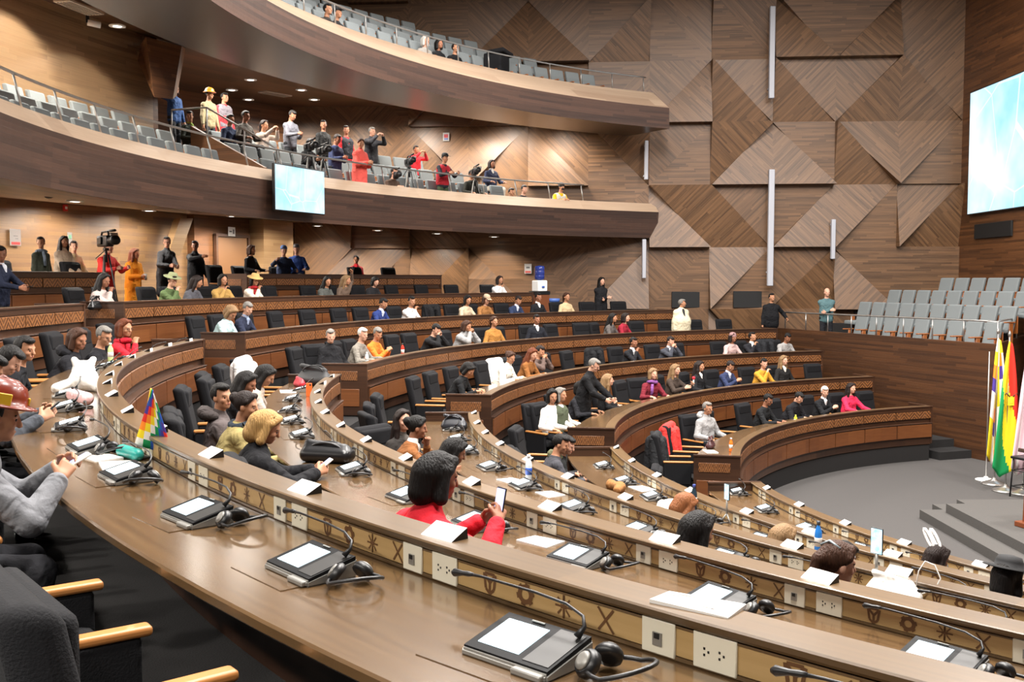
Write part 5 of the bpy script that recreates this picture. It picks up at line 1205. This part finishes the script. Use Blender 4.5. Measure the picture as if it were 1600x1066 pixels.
# ------------------------------------------------------------------ signs, door, wall things
def sign(p, w_, h_, yaw, label, marks, name='wall_sign'):
    t = empty(name, p, yaw, label, 'sign'); bm = bmesh.new(); box(bm, (0, 0, 0), (w_, .012, h_), .002, 1); bm_obj('board', bm, t, M_white)
    for nm, x, z, a, b, col in marks:
        bm = bmesh.new(); box(bm, (x*w_, -.0075, z*h_), (a*w_, .003, b*h_)); bm_obj(nm, bm, t, plain(nm, col, .6))
def wall_R(x, y, R=24.36):
    p = at_r(x, R, y=y); return p, ang(p)-pi/2+pi*0
p, a = wall_R(24, 371); sign(p, .30, .36, a-pi, 'white paper sign with red band at left wall', [('red_band', 0, -.36, .8, .16, '#c23a36'), ('dark_mark', 0, .05, .4, .03, '#444444'), ('grey_mark', .05, -.1, .3, .04, '#777777')]) if False else sign(p, .30, .36, a+pi/2+pi/2+pi, 'white paper sign with red band at left wall', [('red_band', 0, -.36, .8, .16, '#c23a36'), ('dark_mark', 0, .08, .4, .03, '#444444'), ('grey_mark', .1, -.08, .25, .06, '#777777')])
p, a = wall_R(109, 372); sign(p, .14, .26, a+pi*2, 'small green and white sign behind the woman in cream', [('green_mark', 0, .1, .6, .35, '#6aa080')])
Q0, Q1 = Vector((*L0, 0)), Vector((*L1, 0))
def seg_pt(x, y, a_, b_, out=.06):
    """where the ray meets the vertical wall through a_ and b_"""
    n_ = Vector((b_.y-a_.y, a_.x-b_.x, 0)).normalized()
    if n_.dot(Vector((1, -1, 0))) < 0: n_ = -n_
    d = Vector(ray(x, y)); o = Vector((-CX, -CY, CZ)); t = ((a_+n_*out-o).dot(n_))/d.dot(n_); return o+d*t, atan2(n_.y, n_.x)+pi/2
W0, W1 = Vector((-20.75, 15.2, 0)), Vector((-21.15, 13.6, 0))
W0, W1 = Vector((-20.1, 15.6, 0)), Vector((-20.75, 15.2, 0))
p0, yw = seg_pt(340, 440, Q0, Vector((-20.9, 14.2, 0)), .35); p1, _ = seg_pt(386, 372, Q0, Vector((-20.9, 14.2, 0)), .35)
c = (p0+p1)/2; wd_ = abs((Vector((p1.x, p1.y, 0))-Vector((p0.x, p0.y, 0))).length)
t = empty('door_1', (c.x, c.y, Fk[6]), yw); t['kind'] = 'structure'
bm = bmesh.new(); box(bm, (0, .03, (p1.z-Fk[6])/2), (wd_, .05, p1.z-Fk[6]), .004, 1); bm_obj('door_leaf', bm, t, plain('door_wood', '#6b4a2c', .5))
bm = bmesh.new(); hz = p1.z-Fk[6]
for s in (1, -1): box(bm, (s*(wd_/2+.04), 0, hz/2), (.08, .10, hz+.08))
box(bm, (0, 0, hz+.04), (wd_+.16, .10, .08)); bm_obj('door_frame', bm, t, M_dark)
bm = bmesh.new(); box(bm, (0, .25, hz/2+.3), (wd_+1.6, .30, hz+1.6)); bm_obj('door_wall', bm, t, M_cyl)
p, yw = seg_pt(362, 362, Q0, Vector((-20.9, 14.2, 0)), .42); sign(p, .30, .26, yw, 'white sign above the brown door', [('dark_letters', -.18, 0, .35, .12, '#555555'), ('dark_figure', .25, 0, .22, .5, '#777777')])
p0, yw = seg_pt(402, 440, Q0, Vector((-20.9, 14.2, 0)), .5); p1, _ = seg_pt(447, 346, Q0, Vector((-20.9, 14.2, 0)), .5); c = (p0+p1)/2
bm = bmesh.new(); box(bm, (0, 0, 0), ((Vector((p1.x-p0.x, p1.y-p0.y, 0))).length, .5, 2.6)); o = struct(bm_obj('wall_pier', bm, mat=wood('pale_planks', '#8a6a48', '#b2926a', 'cyl', strip=.09))); o.location = (c.x, c.y, 4.5); o.rotation_euler = (0, 0, yw)
p = wall_pt(825, 420, .16); sign(p, .22, .30, -WALL_K, 'white and red notice on the panelled wall above the cooler', [('red_band', 0, -.33, .8, .2, '#c75a52'), ('dark_mark', 0, .12, .5, .18, '#666666')])
p = wall_pt(697, 214, .16); sign(p, .20, .26, -WALL_K, 'small white and red no-smoking notice in the balcony', [('red_mark', 0, .1, .6, .4, '#b04048'), ('blue_mark', 0, -.25, .6, .15, '#5566aa')])
p, a = wall_R(102, 325); t = empty('fire_alarm', p, a+pi*2, 'small red fire alarm under the left soffit', 'alarm'); bm = bmesh.new(); box(bm, (0, 0, 0), (.12, .05, .15), .01, 2); bm_obj('housing', bm, t, plain('alarm_red', '#c02c24', .4)); bm = bmesh.new(); box(bm, (0, -.03, .0), (.06, .02, .06), .004, 1); bm_obj('button', bm, t, M_white)
p = at_r(76, 20.6, y=291); t = empty('dome_camera', p, 0, 'white dome security camera under the left soffit', 'security camera')
bm = bmesh.new(); lathe(bm, [(.13, 0), (.13, -.09), (.11, -.11)], 20); bm_obj('mount', bm, t, M_white, True); bm = bmesh.new(); lathe(bm, [(.10, -.11), (.10, -.14), (.07, -.20), (.01, -.22)], 20); bm_obj('dome', bm, t, plain('smoked_dome', '#15161a', .1))
p = at_r(147, 21.3, y=36); t = empty('bullet_camera', p, .5, 'white security camera under the upper balcony', 'security camera')
bm = bmesh.new(); tube(bm, [(-.12, 0, 0), (.12, 0, -.03)], .06, 12); bm_obj('housing', bm, t, M_white, True); bm = bmesh.new(); box(bm, (-.12, 0, .07), (.06, .06, .16)); bm_obj('bracket', bm, t, M_blackp)
for (x, y, w_, lab) in ((124, 12, 1.0, 'white ceiling vent at the top left'), (430, 147, .9, 'grey ceiling vent between the downlights')):
    p = at_z(x, y, 9.02 if x < 200 else 9.1); t = empty('ceiling_vent', p, ang(p), lab, 'vent'); bm = bmesh.new(); box(bm, (0, 0, 0), (.35, w_, .03), .004, 1); bm_obj('frame', bm, t, plain('vent_paint', '#b5aa9a', .6))
    bm = bmesh.new()
    for i in range(5): box(bm, (-.12+.06*i, 0, -.02), (.02, w_*.9, .012))
    bm_obj('slats', bm, t, plain('vent_slats', '#7c7468', .6))
bm = bmesh.new(); F4 = [at_r(282, 24.2, y=341), at_r(302, 24.2, y=341), at_r(281, 24.2, y=400), at_r(262, 24.2, y=400)]
V = [bm.verts.new(q) for q in F4]+[bm.verts.new(q*1.01+Vector((0, 0, -.01*q.z))) for q in F4]
for q in ((0, 1, 2, 3), (0, 4, 5, 1), (1, 5, 6, 2), (2, 6, 7, 3), (3, 7, 4, 0)): bm.faces.new([V[i] for i in q])
bmesh.ops.recalc_face_normals(bm, faces=bm.faces); struct(bm_obj('trim_1', bm, mat=wood('pale_planks', '#8a6a48', '#b2926a', 'cyl', strip=.09)))
# wedge-shaped enclosure on the gallery wall
bm = bmesh.new(); F4 = [at_r(228, 21.0, y=58), at_r(284, 20.9, y=72), at_r(270, 20.9, y=155), at_r(241, 21.0, y=152)]; B4 = [at_r(218, 22.05, y=70), at_r(290, 22.05, y=76), at_r(276, 22.05, y=150), at_r(214, 22.05, y=92)]
V = [bm.verts.new(q) for q in F4+B4]
for q in ((0, 1, 2, 3), (0, 4, 5, 1), (1, 5, 6, 2), (2, 6, 7, 3), (3, 7, 4, 0), (7, 6, 5, 4)): bm.faces.new([V[i] for i in q])
bmesh.ops.recalc_face_normals(bm, faces=bm.faces); struct(bm_obj('wall_wedge', bm, mat=M_cyl))
# covered loudspeaker in the upper balcony
p = at_r(776, 18.6, y=96); t = empty('covered_loudspeaker', (p.x, p.y, 9.45), face_c(ang(p))+.5, 'black cloth-covered box among the upper balcony seats', 'loudspeaker')
bm = bmesh.new(); box(bm, (0, 0, .32), (.75, .5, .64), .05, 3); bm_obj('cover', bm, t, M_black); bm = bmesh.new(); box(bm, (0, .1, .95), (.85, .5, .12), .04, 2, rot=Matrix.Rotation(.1, 3, 'X')); bm.transform(Matrix.Translation((0, 0, -.28))); bm_obj('top_flap', bm, t, M_black)
# ------------------------------------------------------------------ video cameras on tripods
def vcam(p, yaw, h, label, col=M_blackp, open_=.28, sz=1.15):
    t = empty('tripod', p, yaw, 'tripod under '+label, 'tripod', 'camera tripods')
    for i in range(3):
        a = 2*pi*i/3+.5; bm = bmesh.new(); tube(bm, [(open_*cos(a), open_*sin(a), 0), (.05*cos(a), .05*sin(a), h-.15)], [.012, .018], 6); bm_obj('leg', bm, t, M_silver if i == 0 else M_blackp)
    bm = bmesh.new(); tube(bm, [(0, 0, h-.3), (0, 0, h-.06)], .03, 8); box(bm, (0, 0, h-.04), (.09, .12, .06), .01, 1); bm_obj('head', bm, t, M_blackp)
    bm = bmesh.new(); tube(bm, [(0, -.05, h-.06), (.06, -.38, h-.22)], .01, 6); bm_obj('pan_handle', bm, t, M_blackp)
    c = empty('video_camera', Vector(p)+Vector((0, 0, h)), yaw, label, 'video camera', 'video cameras'); c.scale = (sz,)*3
    bm = bmesh.new(); box(bm, (0, -.02, .085), (.11, .34, .15), .02, 2); box(bm, (.065, -.05, .09), (.03, .14, .10), .01, 1); bm_obj('body', bm, c, M_blackp)
    bm = bmesh.new(); tube(bm, [(0, .15, .09), (0, .25, .09), (0, .26, .09), (0, .33, .09)], [.05, .05, .062, .065], 14); bm_obj('lens', bm, c, M_blackp, True)
    bm = bmesh.new(); tube(bm, [(0, -.14, .16), (0, -.12, .21), (0, .08, .21), (0, .10, .16)], .013, 6); tube(bm, [(-.03, .0, .22), (-.03, .24, .225)], .018, 8); bm_obj('handle', bm, c, M_blackp, True)
    bm = bmesh.new(); box(bm, (-.09, .02, .17), (.10, .12, .06), .01, 1); bm_obj('viewfinder', bm, c, M_silver)
for x, R, z, h, lab in ((169, 21.55, Fk[6]-.25, 1.62, 'large video camera hiding the face of the cameraman in red'), (487, 19.5, 5.72, 1.30, 'video camera in the middle of the balcony, left one'), (508, 19.45, 5.72, 1.25, 'video camera in the middle of the balcony, right one'), (641, 19.55, 5.72, 1.30, 'video camera on a tall tripod before the red-shirted photographer'), (618, 19.25, 5.72, .85, 'video camera above the crouching cameraman in brown'), (743, 19.35, 5.72, 1.20, 'video camera pointed right by the crouching cameraman')):
    p = at_r(x, R); vcam(Vector((p.x, p.y, z)), face_c(ang(p))-.5, h, lab, sz=1.5 if x < 200 else 1.2)
# water cooler, bin
p = at_r(843, Rk[5]+.55); t = empty('water_cooler', (p.x, p.y, 2.83), face_c(ang(p)), 'white water cooler with blue bottle by the panelled wall', 'water cooler')
bm = bmesh.new(); box(bm, (0, 0, .40), (.42, .40, .80), .01, 1); bm_obj('stand', bm, t, plain('cooler_stand', '#6a3a1e', .5))
bm = bmesh.new(); box(bm, (0, 0, .83), (.46, .44, .10), .01, 1); bm_obj('tray', bm, t, M_blackp)
bm = bmesh.new(); box(bm, (0, 0, 1.03), (.34, .32, .32), .03, 2); bm_obj('body', bm, t, M_white)
bm = bmesh.new(); box(bm, (.0, .17, 1.0), (.10, .04, .06), .01, 1); bm_obj('tap', bm, t, plain('tap_blue', '#3a5aa0', .4))
bm = bmesh.new(); lathe(bm, [(.06, 1.19), (.14, 1.23), (.145, 1.32), (.135, 1.34), (.145, 1.36), (.145, 1.46), (.135, 1.48), (.145, 1.50), (.14, 1.60), (.02, 1.62)], 20); bm_obj('bottle', bm, t, plain('bottle_blue', '#27357a', .15, spec=.6), True)
p = at_r(864, Rk[5]+.45); t = empty('waste_bin', (p.x, p.y, 2.83), 0, 'grey waste bin with blue bag by the cooler', 'bin'); bm = bmesh.new(); lathe(bm, [(.15, 0), (.19, .62), (.17, .62), (.14, .05)], 18); bm_obj('bucket', bm, t, M_pillar); bm = bmesh.new(); lathe(bm, [(.192, .56), (.205, .66), (.17, .66), (.17, .58)], 18); bm_obj('bag', bm, t, plain('bag_blue', '#4a6ab0', .5))
# ------------------------------------------------------------------ things on the desks
def desk_at(x, y, k, lo=.20, hi=.60):
    z = Zk[k]-.127
    p = at_z(x, y, z) if k < 5 else at_r(x, Rk[k]+.42)
    r0 = hypot(p.x, p.y); r = min(max(r0, Rk[k]+lo), Rk[k]+hi); a = ang(p)
    if k < 5 and r != r0: a = min((ang(at_r(x, r, f)) for f in (False, True)), key=lambda q: abs(q-a))
    if k < 5:                                            # keep clear of the aisle between the two blocks
        n0, f1 = D(NEAR0[k])+.18/Rk[k]*1.6, D(FAR1[k])-.18/Rk[k]*1.6
        if f1 < a < n0: a = n0 if a > (D(NEAR0[k])+D(FAR1[k]))/2 else f1
    return pol(r, a, z)
PAPER = M_white
def paper(x, y, k, label, w_=.30, d_=.21, yaw=0., ledge=False, n=1):
    p = at_z(x, y, Zk[k]) if ledge else desk_at(x, y, k, .27, .58); t = empty('paper_sheets', p, face_c(ang(p))+yaw, label, 'paper', 'papers on the desks')
    bm = bmesh.new()
    V = [bm.verts.new((sx*w_/2, sy*d_/2, .004+.006*((sx*sy) > 0))) for sx, sy in ((-1, -1), (1, -1), (1, 1), (-1, 1))]; bm.faces.new(V); V2 = [bm.verts.new((v.co.x, v.co.y, 0)) for v in V]; bm.faces.new(V2[::-1])
    for i in range(4): bm.faces.new((V[i], V2[i], V2[(i+1) % 4], V[(i+1) % 4]))
    bm_obj('sheet', bm, t, PAPER)
    bm = bmesh.new()
    for i in range(5): box(bm, (-.02, d_*(.3-.13*i), .0085), (w_*.7, .004, .001))
    bm_obj('print', bm, t, plain('print_grey', '#b9b5b0', .8))
for a in ((1090, 946, 4, 'large white sheet on the near ledge beside the ringed headset', .22, .11, .15, True), (800, 752, 2, 'open papers before the very long-haired woman', .26, .19, .3), (860, 735, 2, 'white notebook right of the very long-haired woman', .24, .18, .1), (160, 716, 4, 'white notepad at the elbow of the hard hat man', .2, .15, .2), (185, 728, 4, 'stack of papers left of the table flag', .24, .17, -.1),
          (450, 612, 3, 'papers under the hands of the woman in beige', .28, .2, .2), (845, 810, 3, 'open booklet behind the phone of the woman in red', .22, .16, .2), (1200, 688, 0, 'white papers read by the man in leather jacket', .24, .17, 0), (1110, 706, 0, 'white papers at the end of the far front desk', .30, .2, .4), (848, 580, 2, 'white sheet standing before the auburn-haired woman', .2, .24, 0), (1005, 748, 1, 'white papers under the hands of the olive-hooded man', .3, .2, .2), (1080, 805, 1, 'papers before the reddish brown head', .28, .2, .1)): paper(*a)
def bottle(x, y, k, label, col, h=.22, cap='#dfe3e8', near=True):
    p = desk_at(x, y, k); t = empty('water_bottle', p, 0, label, 'bottle'); r_ = .033
    bm = bmesh.new(); lathe(bm, [(r_*.9, 0), (r_, .012), (r_, h*.62), (r_*.9, h*.7), (r_*.42, h*.86), (r_*.40, h*.9)], 16); bm_obj('body', bm, t, plain('bottle_'+col, col, .12, spec=.6), True)
    bm = bmesh.new(); lathe(bm, [(r_*.5, h*.89), (r_*.5, h), (r_*.3, h*1.005)], 12); bm_obj('cap', bm, t, plain('cap_'+cap, cap, .4), True)
    bm = bmesh.new(); lathe(bm, [(r_*1.01, h*.25), (r_*1.02, h*.5), (r_*1.0, h*.51)], 16); bm_obj('wrap', bm, t, M_white if col != '#c8d2d8' else plain('blue_wrap', '#3a6ad0', .4))
bottle(826, 752, 2, 'clear bottle with blue wrap on the third near desk', '#c8d2d8', .26, '#e8e8ec')
bottle(1284, 858, 1, 'bright blue sports bottle near the streaked blond woman', '#2a78c8', .30, '#3a4048')
bottle(1087, 792, 1, 'dark bottle with yellow wrap on the second near desk', '#22303a', .28, '#2a3a80')
bottle(1142, 706, 0, 'orange drink bottle at the end of the far front desk', '#e0702a', .24, '#f0f0f0')
bottle(1243, 662, 0, 'yellow bottle before the bowing man in puffer', '#c9c43a', .18, '#e0d860')
bottle(629, 556, 3, 'red bottle on the far fourth-row desk', '#d8382c', .24, '#2a2a2a')
bottle(573, 566, 3, 'small clear bottle before the white-haired man', '#b9c2c4', .18, '#e8e8e8')
bottle(173, 565, 4, 'pale green bottle beside the man with glasses', '#b9c88a', .22, '#e8e8d8')
def blob(name, label, cat, p, yaw, cones, mat, v=.012, part='cloth'):
    lo = np.min([np.minimum(c[0], c[1])-max(c[2], c[3]) for c in cones], 0)-.06; hi = np.max([np.maximum(c[0], c[1])+max(c[2], c[3]) for c in cones], 0)+.06
    G = Field(lo, hi, v)
    for a, b, ra, rb in cones: G.cone(a, b, ra, rb, .05)
    t = empty(name, p, yaw, label, cat); np_mesh(part, [G.mesh()], mat, t); return t
A3 = lambda *q: np.array(q, float)
p = desk_at(128, 608, 4); t = blob('plush_toy', 'large white plush toy lying on the near desk', 'plush toy', p, face_c(ang(p)), [(A3(-.12, 0, .09), A3(.16, .03, .10), .10, .12), (A3(-.24, .0, .13), A3(-.22, 0, .14), .10, .10), (A3(.20, .1, .05), A3(.30, .16, .04), .05, .045), (A3(.18, -.12, .05), A3(.28, -.18, .04), .05, .045), (A3(-.28, .07, .22), A3(-.29, .08, .24), .03, .03), (A3(-.28, -.07, .22), A3(-.29, -.08, .24), .03, .03)], cloth('#e9e6e0'), part='body')
for s in (1, -1):
    bm = bmesh.new(); bmesh.ops.create_uvsphere(bm, u_segments=8, v_segments=6, radius=.014, matrix=Matrix.Translation((-.32, s*.035, .16))); bm_obj('eye', bm, t, M_blackp)
p = desk_at(125, 630, 4); blob('pink_roll', 'pale pink fabric roll behind the plush toy', 'fabric roll', p, face_c(ang(p))+.3, [(A3(-.18, 0, .05), A3(.18, 0, .05), .05, .05)], cloth('#e3b9b9'))
p = desk_at(203, 716, 4); blob('green_pouch', 'teal glasses case beside the table flag', 'case', p, face_c(ang(p))+.2, [(A3(-.10, 0, .03), A3(.10, 0, .03), .035, .035)], plain('teal_case', '#1f8a80', .35), part='shell')
def bag(p, yaw, w_, h_, d_, mat, label, handles=True, cat='bag'):
    t = blob('handbag', label, cat, p, yaw, [(A3(-w_/2+d_*.35, -d_*.2, d_*.3), A3(w_/2-d_*.35, -d_*.2, d_*.3), d_*.3, d_*.3), (A3(-w_/2+d_*.35, d_*.2, d_*.3), A3(w_/2-d_*.35, d_*.2, d_*.3), d_*.3, d_*.3), (A3(-w_*.36, 0, h_*.95), A3(w_*.30, d_*.05, h_*.75), d_*.15, d_*.12), (A3(-w_*.3, 0, h_*.5), A3(w_*.3, 0, h_*.45), d_*.26, d_*.24)], mat, part='body')
    if handles:
        for s in (1, -1):
            bm = bmesh.new(); tube(bm, [(w_*.28*cos(q), s*d_*.2, h_*.7+h_*.28*sin(q)) for q in np.linspace(0, pi, 11)], .010, 6); bm_obj('handle', bm, t, mat, True)
    return t
p = desk_at(512, 722, 3); bag(p, face_c(ang(p))+.9, .46, .16, .20, plain('black_leather', '#141416', .32), 'black leather handbag before the blond woman')
p = desk_at(710, 672, 2); bag(p, face_c(ang(p))+1.3, .36, .20, .16, plain('grey_leather', '#2a2b30', .25, metal=.2), 'shiny grey handbag at the end of third near desk')
p = desk_at(512, 592, 3); bag(p, face_c(ang(p))+1.2, .55, .28, .24, plain('black_nylon', '#1b1b1d', .6), 'large black bag lying at the end of fourth near desk')
p = desk_at(468, 604, 3); bag(p, face_c(ang(p))+.6, .24, .13, .10, plain('red_leather', '#a31c2a', .4), 'small red purse on the fourth near desk', False)
p = desk_at(1042, 800, 1); blob('white_cloth_bag', 'crumpled white cloth bag on the second near desk', 'bag', p, face_c(ang(p)), [(A3(-.10, 0, .05), A3(.10, .02, .06), .06, .07), (A3(0, -.06, .05), A3(.02, .06, .09), .06, .05), (A3(.14, -.06, .04), A3(.16, .04, .04), .045, .04)], cloth('#e8e6d8'))
p = desk_at(962, 786, 1); blob('fur_collar', 'tan fur collar lying on the second near desk', 'fur collar', p, face_c(ang(p)), [(A3(-.22, .02, .04), A3(-.08, -.02, .045), .045, .05), (A3(-.08, -.02, .045), A3(.10, .03, .05), .05, .055), (A3(.10, .03, .05), A3(.22, -.05, .045), .055, .045)], cloth('#8a6038'))
p = desk_at(1405, 925, 2); t = bag(p, face_c(ang(p))+.2, .34, .16, .12, cloth('#eeebe4'), 'white paper bag with white cable beside the ponytail woman', False)
bm = bmesh.new(); tube(bm, [(.13, .0, .10), (.14, .02, .20), (.17, .04, .26), (.22, .06, .24), (.25, .08, .16), (.23, .05, .10), (.16, .03, .06)], .004, 6); bm_obj('cable', bm, t, M_white, True)
p = desk_at(150, 470, 5); bag(p, face_c(ang(p)), .34, .22, .12, plain('black_leather', '#141416', .32), 'black handbag on the far sixth-row desk')
p = desk_at(1112, 690, 0); bag(p, face_c(ang(p)), .30, .20, .14, plain('wine_leather', '#3a1c1e', .4), 'dark wine handbag before the grey-haired person')
def coat_on_chair(k, th, mat, label, dr=1.13, hgt=1.02):
    p = pol(Rk[k]+dr, th, Fk[k]); z = hgt
    blob('draped_coat', label, 'coat', p, face_c(th), [(A3(-.20, -.30, z), A3(.20, -.30, z), .075, .075), (A3(-.24, -.30, z-.03), A3(-.27, -.27, z-.45), .075, .085), (A3(.24, -.30, z-.03), A3(.27, -.27, z-.45), .075, .085), (A3(-.12, -.20, z-.08), A3(-.14, -.14, z-.48), .075, .07), (A3(.12, -.20, z-.08), A3(.14, -.14, z-.48), .075, .07), (A3(0, -.36, z-.1), A3(0, -.36, z-.5), .12, .14)], mat)
def coat_x(k, x, mat, label, near=False, **kw):
    th = min(FARPOS.items(), key=lambda q: 1e9 if q[0][0] != k else abs(q[1]-ang(at_r(x, Rk[k]+1.13))))[1]; coat_on_chair(k, th, mat, label, **kw)
coat_x(0, 1062, cloth('#d23a36'), 'red jacket draped over a chair of the far front row'); coat_x(0, 1045, cloth('#1f2022'), 'black jacket draped over the chair in front of the red one') if False else None
th = D(163.5); coat_on_chair(0, th-.0, cloth('#232426'), 'black quilted jacket draped over the chair nearest the aisle', hgt=1.0)
coat_x(4, 705, cloth('#151517'), 'black puffer coat hung over a far fifth-row chair'); coat_x(2, 800, cloth('#e4e2de'), 'white coat draped on a chair behind the auburn-haired woman'); coat_x(2, 940, cloth('#1a1a1c'), 'black jacket with scarf on a far third-row chair'); coat_x(2, 1190, cloth('#202124'), 'dark jacket draped left of the grey sweater man')
coat_on_chair(3, D(181.0), dr=1.0, hgt=1.06, mat=cloth('#f1efec'), label='bright white coat draped on the chair at the aisle end')
# phones on small stands
def phone_stand(x, y, k, h, label, col):
    p = desk_at(x, y, k); t = empty('phone_tripod', p, face_c(ang(p)), 'small tripod holding '+label, 'tripod')
    for i in range(3):
        a = 2*pi*i/3; bm = bmesh.new(); tube(bm, [(.07*cos(a), .07*sin(a), 0), (0, 0, .10)], .008, 6); bm_obj('leg', bm, t, M_silver)
    bm = bmesh.new(); tube(bm, [(0, 0, .09), (0, 0, h)], .010, 8); bm_obj('column', bm, t, M_silver)
    bm = bmesh.new(); box(bm, (0, .012, h+.03), (.05, .02, .06), .006, 1); bm_obj('clamp', bm, t, M_blackp)
    c = empty('mobile_phone', p+Vector((0, 0, h+.08)), face_c(ang(p)), label, 'phone'); bm = bmesh.new(); box(bm, (0, 0, 0), (.082, .010, .165), .004, 2); bm_obj('case', bm, c, M_blackp)
    m = screen_mat('phone_picture', 22, 1.0); bm = bmesh.new(); box(bm, (0, -.0058, 0), (.074, .002, .154)); bm_obj('screen', bm, c, m)
phone_stand(1377, 912, 2, .26, 'phone with bright blue picture right of the ponytail woman', 0); phone_stand(1139, 818, 1, .24, 'phone with blue picture behind the second near desk', 0)
p = desk_at(482, 622, 3); t = empty('orange_phone', p, face_c(ang(p))+1.2, 'orange phone case standing at the fourth near desk', 'phone'); bm = bmesh.new(); box(bm, (0, 0, .085), (.08, .012, .17), .004, 2); bm_obj('case', bm, t, plain('orange_case', '#e0662a', .4)); bm = bmesh.new(); lathe(bm, [(.012, 0), (.012, .004), (.002, .005)], 10); bm.transform(Matrix.Translation((.02, -.006, .15))@Matrix.Rotation(pi/2, 4, 'X')); bm_obj('camera_lens', bm, t, M_blackp)
# cup of the woman in orange, white bow, hair clip
o = [q for q in bpy.data.objects if q.get('label', '').startswith('woman in orange coat')][0]
held('paper_cup', 'white cup in the hands of the woman in orange coat', 'cup', o, (.01, .36, 1.12), [('cup', lambda bm: lathe(bm, [(.03, -.05), (.042, .06), (.036, .06), (.02, -.03)], 14), M_white)])
o = [q for q in bpy.data.objects if q.get('label', '').startswith('dark-haired woman with a white plastic')][0]; hh_ = [c for c in o.children if c.name.startswith('hair')][0]
vz = np.array([v.co for v in hh_.data.vertices]); ctr = vz.mean(0); top_ = vz[:, 2].max()
bm = bmesh.new()
for s in (1, -1): tube(bm, [(ctr[0]-.04+.028*cos(q)+s*.022-.05*sin(q), ctr[1]+s*.02, top_+.05+.085*sin(q)) for q in np.linspace(0, 2*pi, 15)], .014, 8, cap=False)
bm_obj('hair_bow', bm, o, M_white, True)
o = [q for q in bpy.data.objects if q.get('label', '').startswith('woman with ponytail')][0]; hh_ = [c for c in o.children if c.name.startswith('hair')][0]
vz = np.array([v.co for v in hh_.data.vertices]); top_ = vz[:, 2].max(); ctr = vz.mean(0)
bm = bmesh.new(); tube(bm, [(ctr[0]-.06, ctr[1]-.01, top_-.035), (ctr[0]+.0, ctr[1]-.02, top_-.0), (ctr[0]+.06, ctr[1]-.01, top_-.035)], .009, 6); bm_obj('hair_clip', bm, o, plain('clip_silver', '#b9c8cf', .25, metal=.6), True)
